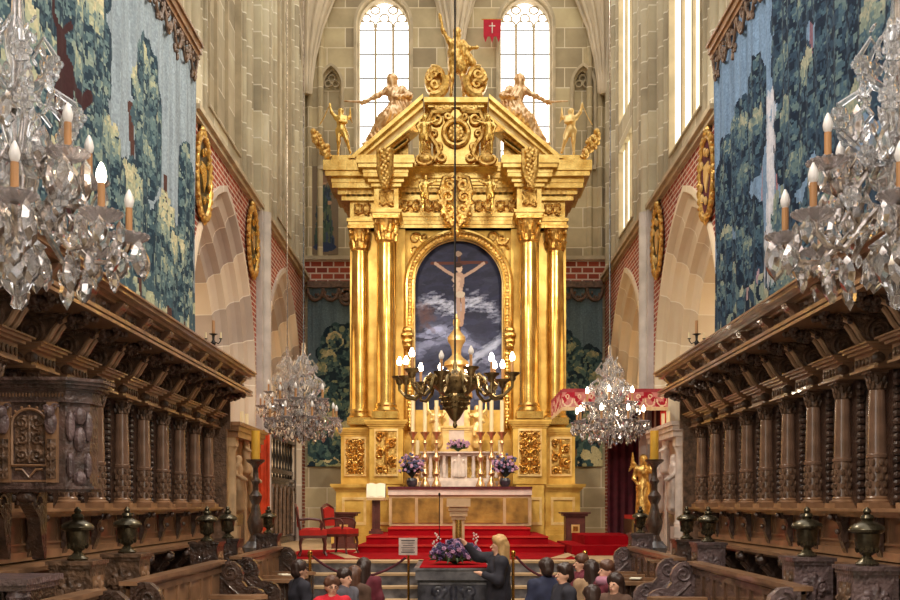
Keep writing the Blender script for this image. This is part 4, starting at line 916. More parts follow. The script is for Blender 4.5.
# ================================================================ CHOIR STALLS
WOODM2 = mat('worn_oak', (190, 150, 114), 0.3, var=0.15, coat=0.4); WOODM = mat('column_oak', (130, 100, 82), 0.18, var=0.2, vs=5.0, coat=0.6)
KZ = [5.8+.8*k for k in range(13)]
Y0, Y1 = 5.3, 15.82
def build_stall(s, sidename):
    def P(w, y, h): return (s*w, y, EYE+h)
    def bx(m, w0, w1, y0, y1, h0, h1): return m.box(P(w0, y0, h0), P(w1, y1, h1))
    st = thing('choir_stall', 'carved dark oak choir stalls with columns and heavy scrolled canopy along the %s wall' % sidename, 'choir stalls', (s*3.8, (Y0+Y1)/2, 0), 'choir stalls')
    m = MB(); bx(m, 3.96, 4.01, Y0, Y1, -2.15, 1.75); bx(m, 3.26, 3.96, Y0, Y1, -2.15, -1.6); obj(m, 'back_panel', WOODD, st)  # shade behind the columns is put into this darker oak
    m = MB(); bx(m, 3.2, 4.0, Y0, Y1, 1.71, 1.74)
    for w, h0, h1 in ((3.24, 1.735, 1.76), (3.2, 1.76, 1.795), (3.27, 1.795, 1.82)): bx(m, w, 4.0, Y0, Y1, h0, h1)
    bx(m, 3.36, 4.0, Y0, Y1, 1.82, 1.96)
    for w, h0, h1 in ((3.30, 1.96, 1.985), (3.22, 1.985, 2.02), (3.16, 2.02, 2.06), (3.13, 2.06, 2.08)): bx(m, w, 4.0, Y0, Y1, h0, h1)
    cor = obj(m, 'cornice', WOODL, st)
    m = relief_mb(.13, Y1-Y0-.1, .03, 7, lambda x, y, h: P(3.355-h, Y0+.05+y, 1.89+x), 14, 600, 36, True, .012)
    obj(m, 'frieze_carving', WOODC, cor)
    cst = None
    for k, y in enumerate(KZ):                                              # modillions
        for dy in (0, .4)[:1]:
            if k == 12 and dy: continue
            o = P(3.36, y+dy, 1.9)
            if cst is None:
                q = MB(); q.prism([(0, -.07), (-.05, -.06), (-.07, -.02), (-.1, .0), (-.13, .04), (-.14, .07), (0, .07)], lambda a, b, t: (o[0]+s*a, o[1]+t, o[2]+b), -.075, .075)
                for t in (-.055, .055): spiral3(lambda u, v: (o[0]+s*u, o[1]+t, o[2]+v), -.06, .015, .04, 1.2, 0, 1, .012, q, 14, 4)
                cst = obj(q, 'modillion', WOOD, cor, o)
            else:
                c = cst.copy(); COL.objects.link(c); c.location = Vector(o)-WORLD[cor.name]; KIDS[cor.name].append(c); KIDS[c.name] = []
    # scrolled console
    y = KZ[0]; o = P(3.8, y, 1.45); L = lambda a, b, t: (o[0]+s*(a-3.8), o[1]+t, o[2]+b-1.45)
    prof = [(3.94, 1.42), (3.74, 1.42), (3.68, 1.46), (3.63, 1.52), (3.59, 1.59), (3.54, 1.65), (3.47, 1.68), (3.44, 1.71), (3.94, 1.71)]
    front = [(3.84, 1.41), (3.74, 1.41), (3.675, 1.45), (3.625, 1.51), (3.585, 1.58), (3.54, 1.64), (3.47, 1.67), (3.42, 1.71)]
    q = MB().prism(prof, L, -.1, .1)
    for t in (-.1, .1):
        spiral3(lambda u, v: L(u, v, t), 3.78, 1.555, .13, 2.1, -PI/2, -1, .022, q, 38, 6); q.ball(L(3.78, 1.555, t), .03)
        spiral3(lambda u, v: L(u, v, t), 3.52, 1.665, .04, 1.3, 0, 1, .012, q, 20, 5)
        for a in range(7): q.ball(L(3.56+.025*a, 1.69-.004*a, t), .02, 6, 4)
    con = obj(q, 'console', WOODC, st, o)
    q = MB()
    for t in (-.062, .062): q.tube([L(a-.005, b-.005, t) for a, b in front], .026, 7)
    obj(q, 'strap', WOODM2, con, o)  # straps in a lighter oak than the console
    q = MB(); rnd = random.Random(2)
    for i in range(40): u_ = rnd.random(); q.ball(L(3.26+u_*.24, 1.67-.05*u_+rnd.random()*.04, rnd.uniform(-.16, .16)), rnd.uniform(.02, .042), 6, 4)
    obj(q, 'leaf_cluster', WOODD, con, o)
    # entablature block
    q = MB()
    for w, e, h0, h1 in ((3.66, .27, 1.2, 1.22), (3.7, .26, 1.22, 1.36), (3.64, .28, 1.36, 1.385), (3.6, .3, 1.385, 1.41), (3.57, .32, 1.41, 1.425)): bx(q, w, 3.96, y-e, y+e, h0, h1)
    o2 = P(3.8, y, 1.2); blk = obj(q, 'entablature_block', WOODL, st, o2)
    q = MB(); o3 = P(3.7, y-.26, 1.29)
    q.ball((o3[0], y-.27, o3[2]), (.06, .02, .05), 8, 6); spiral3(lambda u, v: (u, y-.265, v), o3[0]+s*.12, o3[2], .045, 1.3, 0, 1, .012, q, 16, 4)
    for i in range(6): q.ball((P(3.69, y-.2+.08*i, 1.29)), (.015, .03, .04), 6, 4)
    obj(q, 'block_carving', WOODC, blk, o2)
    # column with base and capital
    o4 = P(3.8, y, 0); q = MB().lathe([(.085, .07), (.085, .42), (.095, .425), (.098, .45), (.085, .46), (.082, .6), (.072, 1.03)], o4, 18); col = obj(q, 'column', WOODM, st, o4)
    q = MB(); rnd = random.Random(9)
    for i in range(5):
        for j in range(8):
            a = 2*PI*(j+.5*(i % 2))/8; q.ball((o4[0]+.086*math.cos(a), o4[1]+.086*math.sin(a), o4[2]+.12+.065*i), (.022, .022, .034), 6, 4)
    obj(q, 'lower_carving', WOODC, col, o4)
    q = MB(); capital(q, (o4[0], o4[1], o4[2]+1.03), .07, .17, 12); obj(q, 'capital', WOODC, col, o4)
    q = MB().box((o4[0]-.13, y-.13, o4[2]-.03), (o4[0]+.13, y+.13, o4[2]+.02)).lathe([(.12, .02), (.125, .035), (.1, .05), (.095, .055), (.1, .065), (.088, .08)], o4, 18); obj(q, 'base', WOODL, col, o4)
    # pilaster behind with scalloped edge, niche arch beside
    q = MB(); bx(q, 3.86, 3.96, y-.19, y+.19, .0, 1.2); 
    for i in range(17): 
        for sg in (-1, 1): q.ball(P(3.9, y+sg*.2, .06+i*.068), (.045, .03, .036), 6, 4)
    pil = obj(q, 'pilaster', WOODD, st, o4)  # darker oak paints in the shade of the gaps between columns
    q = MB(); yc = y+.4; f = lambda u, v: P(3.94, yc+u, v)
    q.tube([f(.15*math.cos(t), .95+.15*math.sin(t)) for t in np.linspace(0, PI, 12)], .02, 5); q.tube([f(-.15, .08), f(-.15, .95)], .02, 5); q.tube([f(.15, .08), f(.15, .95)], .02, 5)
    q.ball(f(0, 1.0), (.02, .06, .06), 8, 6)
    for i in range(4): q.ball(f(0, .2+.17*i), (.02, .05, .07), 6, 5)
    nic = obj(q, 'niche_panel', WOODC, st, o4)
    # wainscot bracket
    q = MB(); o5 = P(3.78, y, -.1)
    q.prism([(0, .04), (-.12, .04), (-.13, 0), (-.09, -.05), (-.06, -.12), (-.075, -.2), (-.05, -.28), (-.02, -.36), (0, -.38)], lambda a, b, t: (o5[0]+s*(a+.06), o5[1]+t, o5[2]+b), -.05, .05)
    for t in (-.05, .05): spiral3(lambda u, v: (o5[0]+s*u, o5[1]+t, o5[2]+v), -.02, -.02, .06, 1.4, 0, 1, .018, q, 18, 5)
    q.ball((o5[0]-s*.1, o5[1], o5[2]-.02), .035); q.ball((o5[0]-s*.05, o5[1]-.05, o5[2]-.16), .03)
    dro = obj(q, 'drop_bracket', WOODD, st, o5)
    # arm divider between the seats
    q = MB(); o6 = P(3.6, y, -.55)
    q.prism([(.35, 0), (-.12, 0), (-.17, -.04), (-.15, -.1), (-.06, -.14), (0, -.22), (-.02, -.32), (-.1, -.38), (-.12, -.45), (-.08, -.5), (-.05, -1.05), (.35, -1.05)], lambda a, b, t: (o6[0]+s*a, o6[1]+t, o6[2]+b), -.04, .04)
    q.ball((o6[0]-s*.1, o6[1], o6[2]-.08), (.08, .07, .06), 10, 8); q.ball((o6[0]-s*.06, o6[1], o6[2]-.42), (.07, .06, .07), 10, 8); q.tube([(o6[0]-s*.1, o6[1], o6[2]-.14), (o6[0]+s*.0, o6[1], o6[2]-.25), (o6[0]-s*.06, o6[1], o6[2]-.38)], .035, 6)
    q.lathe([(.05, -1.05), (.03, -.9), (.05, -.8), (.03, -.7), (.04, -.5)], (o6[0]-s*.08, o6[1], o6[2]), 8)
    div = obj(q, 'arm_divider', WOODD, st, o6)
    q = MB(); bx(q, 3.4, 3.75, y+.06, y+.74, -1.15, -1.1); bx(q, 3.72, 3.78, y+.06, y+.74, -1.1, -.6); o7 = P(3.6, y, -1.1); seat = obj(q, 'seat', WOOD, st, o7)
    for z in KZ[1:]:
        for proto, oo in ((con, o), (blk, o2), (col, o4), (pil, o4), (nic, o4), (dro, o5), (div, o6), (seat, o7)):
            if z == KZ[-1] and proto in (nic, seat): continue
            c = proto.copy(); COL.objects.link(c); loc = Vector((oo[0], oo[1]+z-y, oo[2])); c.location = loc-WORLD[st.name]; KIDS[c.name] = []; KIDS[st.name].append(c); WORLD[c.name] = loc
            for ch in KIDS[proto.name]: d = ch.copy(); COL.objects.link(d); d.parent = c; KIDS[c.name].append(d); KIDS[d.name] = []
    # ledges and wainscot
    m = MB()
    for w, h0, h1 in ((3.64, -.06, -.03), (3.68, -.085, -.06), (3.72, -.11, -.085)): bx(m, w, 3.96, Y0, Y1, h0, h1)
    obj(m, 'column_shelf', WOODL, st)
    m = MB(); bx(m, 3.86, 3.96, Y0, Y1, -.5, -.11); bx(m, 3.83, 3.96, Y0, Y1, -.5, -.42); bx(m, 3.84, 3.96, Y0, Y1, -.36, -.345)
    for k, z in enumerate(KZ[:-1]):
        for a, b in ((.1, .13), (.67, .7)): bx(m, 3.845, 3.87, z+a, z+b, -.34, -.13)
    obj(m, 'wainscot', WOODL, st)
    m = MB(); bx(m, 3.46, 3.9, Y0, Y1, -.55, -.515); bx(m, 3.5, 3.9, Y0, Y1, -.58, -.55); obj(m, 'seat_rail', WOODL, st)
    # end panel with scroll
    m = MB(); bx(m, 3.6, 4.0, Y1-.06, Y1, -2.1, 1.2); bx(m, 3.55, 4.0, Y1-.05, Y1, 1.2, 1.72)
    for h in (-.3, .3, .9): bx(m, 3.68, 3.92, Y1, Y1+.02, h, h+.5)
    obj(m, 'end_panel', WOODC, st)
    return st
stL = build_stall(-1, 'left'); stR = build_stall(1, 'right')

# ---------------------------------------------------------------- pedestals with urns
def pedestal(w, y, s, wood, label):
    x = s*w; root = thing('newel_pedestal', label, 'pedestal', (x, y, 0), 'pedestals with urn finials')
    top = EYE-.44; m = MB().box((x-.16, y-.16, .1), (x+.16, y+.16, top-.06)).box((x-.2, y-.2, 0), (x+.2, y+.2, .12)); obj(m, 'body', wood, root)
    m = MB().box((x-.185, y-.185, top-.03), (x+.185, y+.185, top)).box((x-.17, y-.17, top-.06), (x+.17, y+.17, top-.03)); obj(m, 'cap', wood, root)
    m = relief_mb(.24, .5, .025, 5, lambda a, b, h: (x+a, y-.162-h, top-.62+b), 24, 44, 2, True, .02); obj(m, 'carved_panel', wood, root)
    m = relief_mb(.24, .5, .025, 6, lambda a, b, h: (x-s*(.162+h), y+a, top-.62+b), 24, 44, 2, True, .02); obj(m, 'carved_side', WOODL if s < 0 else WOODC, root)
    m = MB()
    pr_ = ([(.09, 0), (.1, .015), (.055, .045), (.035, .07), (.06, .085), (.075, .1), (.095, .13), (.105, .19), (.11, .23), (.145, .245), (.155, .262), (.14, .285), (.09, .31), (.045, .325), (.06, .345), (.05, .365), (.025, .375), (.035, .39), (.03, .405), (.008, .425)]); m.lathe([(r_*.84, z_) for r_, z_ in pr_], (x, y, top), 22)
    u = obj(m, 'urn', URN, root)
    m = MB()
    for i in range(12): a = 2*PI*i/12; m.ball((x+.071*math.cos(a), y+.071*math.sin(a), top+.12), (.014, .014, .03), 6, 4)
    obj(m, 'gadroons', URN, u)
    return root
for w_, y_, s_, wd, lb in (
    (3.0, 7.95, -1, WOODC, 'carved pedestal with bronze urn, nearest on the left'),
    (3.0, 9.15, -1, WOODC, 'carved pedestal with bronze urn, second nearest on the left'),
    (3.0, 12.1, -1, WOODD, 'carved pedestal with bronze urn, third on the left'),
    (3.0, 13.2, -1, WOODD, 'carved pedestal with bronze urn, fourth on the left'),
    (3.0, 7.28, 1, WOODP, 'purplish carved pedestal with bronze urn, nearest on the right'),
    (3.0, 8.52, 1, WOODP, 'purplish carved pedestal with bronze urn, second nearest on the right'),
    (3.0, 11.85, 1, WOODP, 'carved pedestal with bronze urn, third on the right'),
    (3.0, 12.95, 1, WOODD, 'carved pedestal with bronze urn, fourth on the right')): pedestal(w_, y_, s_, wd, lb)
for s, lb in ((-1, 'dark pedestal with small urn at the far left end of the benches'), (1, 'bluish pedestal with small urn at the far right end of the benches')):
    pedestal(2.9, 15.55 if s < 0 else 15.65, s, WOODD if s < 0 else WOODP, lb)

# ---------------------------------------------------------------- front benches
def volute_end(m, s, w, y, h):
    f = lambda u, v: (s*(w-u), y, EYE+h+v)
    prof = [(0, -1.4), (0, .0), (.08, .03), (.16, .02), (.23, -.04), (.26, -.12), (.25, -.2), (.3, -.26), (.4, -.27), (.48, -.31), (.52, -.38), (.5, -1.4)]
    m.prism(prof, lambda a, b, t: (s*(w-a), y+t, EYE+h+b), -.045, .045)
    for t in (-.05, .05):
        g = lambda u, v: (s*(w-u), y+t, EYE+h+v); spiral3(g, .13, -.1, .1, 1.6, PI/2, 1, .02, m, 24, 5); spiral3(g, .4, -.37, .07, 1.4, PI/2, 1, .016, m, 20, 5)
        m.tube([g(.05, -.2), g(.15, -.3), g(.3, -.42)], .02, 5)
def bench(s, y0, y1, wood, label):
    root = thing('choir_bench', label, 'bench', (s*2.5, (y0+y1)/2, 0), 'front choir benches')
    W = 2.65; P = lambda w, y, h: (s*w, y, EYE+h)
    m = MB().box(P(W, y0, -2.05), P(W+.05, y1, -.66)); 
    bp = obj(m, 'back_panel', wood, root)
    m = MB(); n = max(2, int((y1-y0)/.42)); L = (y1-y0)/n
    for i in range(n+1): m.box(P(W-.02, y0+L*i-.035, -1.1), P(W, y0+L*i+.035, -.7))
    for h in (-.76, -1.1): m.box(P(W-.021, y0, h), P(W, y1, h+.06))
    obj(m, 'panel_rails', WOODL if s < 0 else wood, bp)
    m = MB().box(P(W-.06, y0-.05, -.66), P(W+.09, y1+.05, -.625)).box(P(W-.03, y0, -.69), P(W+.06, y1, -.66)); obj(m, 'top_rail', WOODL, root)
    for y in (y0, y1): q = MB(); volute_end(q, s, W, y, -.66); e = obj(q, 'end_scroll', WOODD if s < 0 else WOODP, root); 
    q = MB(); q.tube([P(W-a, y0-.0, -.66+b) for a, b in ((0, .0), (.08, .03), (.16, .02), (.23, -.04), (.26, -.12), (.25, -.2))], .022, 5); obj(q, 'lit_edge', WOODL, root) if False else None
    k = max(2, round((y1-y0)/.66)); proto = None; sp = None
    for i in range(1, k):
        y = y0+(y1-y0)*i/k; o = P(2.35, y, -1.0)
        if proto is None:
            q = MB(); ol = [(-.28, 0), (.2, 0), (.27, .04), (.3, .1), (.27, .15), (.2, .17), (-.28, .1)]
            ol = [(2.62, -.05), (2.3, -.09), (2.15, -.13), (2.05, -.1), (2.0, 0), (2.05, .1), (2.15, .13), (2.3, .09), (2.62, .05)]
            q.prism(ol, lambda a, b, t: (s*a, y+b, EYE-1.0+t), 0, .04); proto = obj(q, 'arm_rest', WOODL, root, o)
            q = MB(); q.box(P(2.6, y-.03, -1.0), P(2.2, y+.03, -2.05)); q.lathe([(.05, -1.05), (.03, -.8), (.05, -.6), (.035, -.4), (.055, -.15), (.07, -.02), (.05, 0)], P(2.13, y, -1.0), 10); sp = obj(q, 'arm_support', WOODD, proto, o)
        else:
            c = proto.copy(); COL.objects.link(c); c.location = Vector(o)-WORLD[root.name]; KIDS[c.name] = []; KIDS[root.name].append(c); d = sp.copy(); COL.objects.link(d); d.parent = c; KIDS[c.name].append(d); KIDS[d.name] = []
    m = MB().box(P(W, y0+.06, -1.63), P(2.2, y1-.06, -1.58)); obj(m, 'seat', wood, root)
    m = MB().box(P(W+.05, y0, -2.15), P(2.1, y1, -2.05)); obj(m, 'footboard', WOODD, root)
    return root
bench(-1, 4.6, 7.4, WOODL, 'nearest front choir bench on the left, mostly below the frame')
bench(-1, 8.2, 11.3, WOODL, 'middle front choir bench on the left with warm oak panels')
bench(-1, 12.2, 15.1, WOODL, 'far front choir bench on the left, closest to the altar steps')
bench(1, 7.7, 11.1, WOOD, 'near front choir bench on the right with dark panels')
bench(1, 11.9, 15.1, WOOD, 'far front choir bench on the right, closest to the altar steps')
for (x, y, h, s, rz, lb, w2) in ((-2.33, 9.2, -.953, -1, .3, 'white paper card lying on the middle left bench', .1), (-2.3, 13.6, -.955, -1, .4, 'small white card lying on the far left bench', .08), (2.35, 9.0, -.953, 1, -.4, 'white paper card lying on the near right bench', .08), (2.35, 12.7, -.955, 1, -.3, 'white booklet lying on the far right bench', .09)):
    pass

# ---------------------------------------------------------------- carved box projecting from the left stalls
bxr = thing('canopied_pew_box', 'carved dark oak balcony box projecting from the left stalls at the frame edge', 'pulpit', (-3.3, 8.0, EYE+.13))
plan = [(-3.68, 7.6), (-2.96, 7.6), (-2.82, 7.72), (-2.82, 7.9), (-3.68, 7.9)]
def off(pl, d): return [(pl[0][0], pl[0][1]-d), (pl[1][0]+d*.4, pl[1][1]-d), (pl[2][0]+d, pl[2][1]-d*.4), (pl[3][0]+d, pl[3][1]+d*.4), (pl[4][0], pl[4][1]+d)]
m = MB().prism(plan, lambda a, b, t: (a, b, EYE+t), .16, .8); obj(m, 'body', BOXW, bxr)
m = MB()
for d, h0, h1 in ((.03, .78, .80), (.02, .80, .87), (.04, .87, .885), (.07, .885, .91), (.1, .91, .935), (.12, .935, .96)): m.prism(off(plan, d), lambda a, b, t: (a, b, EYE+t), h0, h1)
obj(m, 'cornice', BOXW, bxr)
m = MB()
for d, h0, h1 in ((.04, .12, .145), (.02, .145, .17), (.01, .1, .12)): m.prism(off(plan, d), lambda a, b, t: (a, b, EYE+t), h0, h1)
obj(m, 'base_moulding', BOXW, bxr)
for xc in (-3.62, -3.41, -3.05):
    m = MB().box((xc-.04, 7.56, EYE+.17), (xc+.04, 7.6, EYE+.78)); p_ = obj(m, 'pilaster', WOODL, bxr)
    m = relief_mb(.07, .3, .02, 4, lambda a, b, h: (xc+a, 7.555-h, EYE+.2+b), 14, 40, 3, True, .008); obj(m, 'pilaster_carving', WOODC, p_)
    m = MB(); m.ball((xc, 7.54, EYE+.62), (.05, .04, .09), 8, 6); m.ball((xc, 7.52, EYE+.7), (.04, .04, .05), 8, 6)
    for sg in (-1, 1): spiral3(lambda u, v: (u, 7.54, v), xc+sg*.03, EYE+.74, .03, 1.2, 0, sg, .01, m, 12, 4)
    obj(m, 'mask', WOODP, p_)
for xc, W in ((-3.52+.005, .12), (-3.23, .26)):
    m = MB(); f = lambda u, v: (xc+u, 7.585, EYE+v)
    m.tube([f(-W/2, .3)]+[f(W/2*math.cos(t), .62+W/2.4*math.sin(t)) for t in np.linspace(PI, 0, 14)]+[f(W/2, .3), f(-W/2, .3)], .012, 5)
    for i in range(9): t = PI*i/8; m.ball(f((W/2+.02)*math.cos(t), .62+(W/2.4+.02)*math.sin(t)), .012, 5, 4)
    a_ = obj(m, 'arched_frame', WOODL, bxr)
    m = relief_mb(W*.85, .36, .02, 8+int(W*100), lambda a, b, h: f(a, .32+b)[:1]+(7.595-h,)+f(0, .32+b)[2:], 34, 50, 3, True, W*.045); obj(m, 'arch_carving', WOODC, a_)
    m = MB().box((xc-W/2, 7.58, EYE+.175), (xc+W/2, 7.6, EYE+.19)).tube([f(-W/2.5, .27), f(-W/5, .27), f(0, .21), f(W/5, .27), f(W/2.5, .27)], .009, 5); obj(m, 'lower_ornament', WOODL, bxr)
m = relief_mb(.5, .055, .012, 3, lambda a, b, h: (-3.3+a, 7.575-h, EYE+.81+b), 80, 12, 1, True, .012)
m = MB()
for i in range(30): m.ball((-3.7+.025*i, 7.578, EYE+.835), (.008, .01, .018), 5, 4)
obj(m, 'frieze_beads', WOODL, bxr)
m = MB()
dx, dy = .14, .14; fd = lambda u, v, q: (-2.96+dx*u+.7*q, 7.6+dy*u-.7*q, EYE+v)
for u in (.15, .85): m.ball(fd(u, .6, .02), (.035, .035, .12), 8, 6); m.ball(fd(u, .3, .02), (.03, .03, .1), 8, 6)
m.ball(fd(.5, .68, .03), (.05, .05, .07), 8, 6); m.ball(fd(.5, .5, .03), (.045, .045, .1), 8, 6); m.ball(fd(.5, .2, .03), (.05, .05, .06), 8, 6)
obj(m, 'corner_figure', WOODP, bxr)
for xc in (-3.55, -3.27):
    m = MB().prism([(7.6, .1), (7.62, .0), (7.75, -.1), (7.8, -.3), (7.85, -.42), (7.88, -.43), (7.9, .1)], lambda a, b, t: (xc+t, a, EYE+b), -.05, .05)
    for t in (-.05, .05): spiral3(lambda u, v: (xc+t, u, v), 7.72, EYE+.02, .07, 1.3, 0, 1, .018, m, 16, 5)
    m.ball((xc, 7.62, EYE+.06), (.08, .05, .05), 8, 6); obj(m, 'bracket', WOODD, bxr)
dk = thing('carved_desk', 'purplish carved desk top at the lower left corner of the frame', 'desk', (-3.0, 6.9, 0))
m = MB().box((-3.24, 6.45, EYE-.52), (-2.76, 7.05, EYE-.48)).box((-3.22, 6.48, EYE-.56), (-2.78, 7.02, EYE-.52)); obj(m, 'top', WOODP, dk)
m = relief_mb(.09, .8, .02, 4, lambda a, b, h: (-3.2+b*.5, 6.6-h, EYE-.61+a), 14, 80, 10, True, .01); obj(m, 'carved_edge', WOODP, dk)
m = MB().box((-3.2, 6.6, EYE-2.15), (-2.8, 7.0, EYE-.56)); obj(m, 'body', WOODD, dk)
for xc in (-3.12, -2.86):
    q = MB().lathe([(.05, -2.15), (.03, -1.2), (.05, -1.0), (.03, -.8), (.06, -.68), (.08, -.6), (.06, -.56)], (xc, 6.55, EYE), 10); obj(q, 'baluster', WOODP, dk)
# ================================================================ CHANDELIERS
def drop_mesh(k=1.0):
    """faceted almond drop hanging from its origin"""
    m = MB(); w, h, d = .034*k, .13*k, .016*k
    rim = [(0, 0), (w*.6, -h*.2), (w, -h*.5), (w*.75, -h*.78), (0, -h), (-w*.75, -h*.78), (-w, -h*.5), (-w*.6, -h*.2)]
    inn = [(x*.62, (z+h*.52)*.62-h*.52) for x, z in rim]
    vs = [(x, 0, z) for x, z in rim]+[(x, -d, z) for x, z in inn]+[(x, d, z) for x, z in inn]; n = 8
    fs = [tuple(8+i for i in range(8)), tuple(23-i for i in range(8))]
    for i in range(8): k2 = (i+1) % 8; fs += [(i, k2, 8+k2, 8+i), (k2, i, 16+i, 16+k2)]
    m.add(vs, fs); return m
def rosette(m, c, r):
    for i in range(6):
        a = 2*PI*i/6; m.ball((c[0]+r*.6*math.cos(a), c[1], c[2]+r*.6*math.sin(a)), (r*.42, r*.2, r*.42), 6, 4)
    m.ball(c, r*.35, 6, 4)
def crystal_chandelier(loc, label, lit, group):
    """origin at the middle of the lower tier of dishes"""
    root = thing('crystal_chandelier', label, 'chandelier', loc, group); rnd = random.Random(3)
    O = Vector(loc); A = lambda p: (p[0]+O.x, p[1]+O.y, p[2]+O.z)
    def put(mb, nm, mt, par=root): mb.v = [A(p) for p in mb.v]; return obj(mb, nm, mt, par)
    m = MB().lathe([(.01, -.36), (.03, -.34), (.02, -.3), (.05, -.27), (.09, -.2), (.06, -.13), (.12, -.08), (.05, -.02), (.04, .08), (.075, .14), (.09, .22), (.05, .28), (.035, .36), (.06, .44), (.08, .52), (.04, .6), (.03, .72), (.05, .8), (.06, .88), (.03, .94), (.02, 1.1)], (0, 0, 0), 12, 6, .12)
    put(m, 'stem', CRYSTAL)
    m = MB().tube([(0, 0, -.3), (0, 0, 1.1)], .012, 6); m.tube([(0, 0, 1.1), (0, 0, 9.5)], .01, 5); put(m, 'suspension_rod', SILVER)
    dm = make_mesh('pendant', (lambda q: q.v)(drop_mesh()), drop_mesh().f, CRYSTAL, (0, 0, 0), .3); dm2 = make_mesh('pendant', drop_mesh(1.35).v, drop_mesh(1.35).f, CRYSTAL, (0, 0, 0), .3)
    slots = []; dishes = []
    arms = []
    for i in range(8): arms.append((2*PI*(i+.5)/8, .48, 0.0, -.16))
    for i in range(5): arms.append((2*PI*(i+.6)/5, .33, .27, .1))
    am = None
    for n, (a, R, z, zb) in enumerate(arms):
        ca, sa = math.cos(a), math.sin(a); m = MB()
        m.tube([(r*ca, r*sa, h) for r, h in ((.04, z+.05), (R*.25, z+.08), (R*.45, z-.02), (R*.65, z-.12), (R*.85, z-.11), (R*.97, z-.06), (R, z-.02))], [.016, .014, .014, .013, .013, .012, .014], 6)
        m.tube([(r*ca, r*sa, h) for r, h in ((R*.55, z-.09), (R*.5, z+.0), (R*.58, z+.05), (R*.66, z+.0), (R*.62, z-.04))], .008, 5)
        arm = put(m, 'arm', SILVER)
        m = MB().lathe([(.018, -.02), (.05, -.012), (.085, .012), (.09, .022), (.08, .018), (.045, .0), (.018, .0)], (R*ca, R*sa, z), 40, 10, .07)
        for q in range(18): b = 2*PI*q/18; m.ball((R*ca+.088*math.cos(b), R*sa+.088*math.sin(b), z+.02), .008, 5, 4)
        put(m, 'drip_dish', FLUTED, arm)
        m = MB().cyl((R*ca, R*sa, z), .016, .15, 10); put(m, 'candle_sleeve', SLEEVE, arm)
        m = MB().lathe([(.012, .15), (.02, .165), (.023, .185), (.017, .21), (.004, .238)], (R*ca, R*sa, z), 10); put(m, 'bulb', FLAME if n in lit else BULB, arm)
        for q in range(4): b = a+PI/2*q+.6; slots.append((R*ca+.075*math.cos(b), R*sa+.075*math.sin(b), z-.005, b, n % 3 == 0))
        slots.append((R*.62*ca, R*.62*sa, z-.14, a, 1)); slots.append((R*.85*ca, R*.85*sa, z-.13, a, 0))
    for i in range(10): b = 2*PI*i/10; slots.append((.12*math.cos(b), .12*math.sin(b), -.09, b, 1))
    for i in range(8): b = 2*PI*i/8+.2; slots.append((.2*math.cos(b), .2*math.sin(b), .55-.12*(i % 2), b, 1))
    if 'silver' not in [q.name for q in dm.materials if q]:
        for q in (dm, dm2): q.materials.append(SILVER); q.polygons.foreach_set('material_index', [1 if 2 <= i and (i-2) % 4 in (0, 3) else 0 for i in range(len(q.polygons))])  # silver facets put bright glints into the clear pendants
    for i, (x, y, z, b, big) in enumerate(slots[:98]):
        o = bpy.data.objects.new('pendant', dm2 if big else dm); COL.objects.link(o); o.parent = root; o.location = (x, y, z); o.rotation_euler = (rnd.uniform(-.1, .1), rnd.uniform(-.1, .1), b+PI/2+rnd.uniform(-.5, .5)); KIDS[root.name].append(o); KIDS[o.name] = []
    # crown of leaves and scroll arms above
    for i in range(6):
        m = MB(); a = 2*PI*i/6; ca, sa = math.cos(a), math.sin(a)
        m.tube([(r*ca, r*sa, h) for r, h in ((.03, .3), (.15, .34), (.26, .44), (.26, .56), (.17, .62), (.13, .56), (.18, .52))], [.014, .018, .018, .016, .014, .012, .008], 6)
        m.tube([(r*ca, r*sa, h) for r, h in ((.03, .62), (.12, .68), (.17, .78), (.12, .86), (.08, .8))], [.012, .014, .014, .012, .008], 6)
        rosette(m, (.26*ca, .26*sa, .5), .055); rosette(m, (.16*ca, .16*sa, .74), .05)
        rosette(m, (.3*math.cos(a+.5), .3*math.sin(a+.5), .1), .05); rosette(m, (.16*math.cos(a+.3), .16*math.sin(a+.3), .32), .05)
        m.tube([(0, 0, .3), (.16*math.cos(a+.3), .16*math.sin(a+.3), .32)], .007, 4); m.tube([(0, 0, .08), (.3*math.cos(a+.5), .3*math.sin(a+.5), .1)], .007, 4)
        put(m, 'glass_scroll', CRYSTAL)
    m = MB()
    for i in range(210):
        a = rnd.uniform(0, 6.28); t = rnd.random(); z = -.2+1.15*t; r = (.32*(1-t)**1.1+.1)*rnd.uniform(.4, 1.15); ca, sa = r*math.cos(a), r*math.sin(a)
        q = drop_mesh(rnd.uniform(.35, .62)); M = Matrix.Translation((ca, sa, z)) @ Matrix.Rotation(rnd.uniform(0, 6.28), 4, 'Z') @ Matrix.Rotation(rnd.uniform(-.6, .6), 4, 'X'); q.xf(M); m.add(q.v, q.f)
    for n in range(8):                                                      # bead chains between dishes
        a0 = arms[n][0]; a1 = arms[(n+1) % 8][0]+(2*PI if n == 7 else 0)
        for j in range(9):
            t = (j+.5)/9; a = a0+(a1-a0)*t; m.ball((.5*math.cos(a), .5*math.sin(a), -.01-.12*math.sin(PI*t)), .012, 5, 4)
        for j in range(10):
            t = (j+.5)/10; m.ball(((.12+.38*t)*math.cos(a0), (.12+.38*t)*math.sin(a0), .34*(1-t)**1.6+.02), .012, 5, 4)
    o = put(m, 'small_crystals', CRYSTAL); prop(o, kind='stuff')
    return root
crystal_chandelier((-1.97, 4.5, EYE+1.24), 'large crystal chandelier hanging close at the left edge, one bulb glowing', (7,), 'crystal chandeliers')
crystal_chandelier((1.99, 4.5, EYE+1.24), 'large crystal chandelier hanging close at the right edge, all bulbs unlit', (), 'crystal chandeliers')
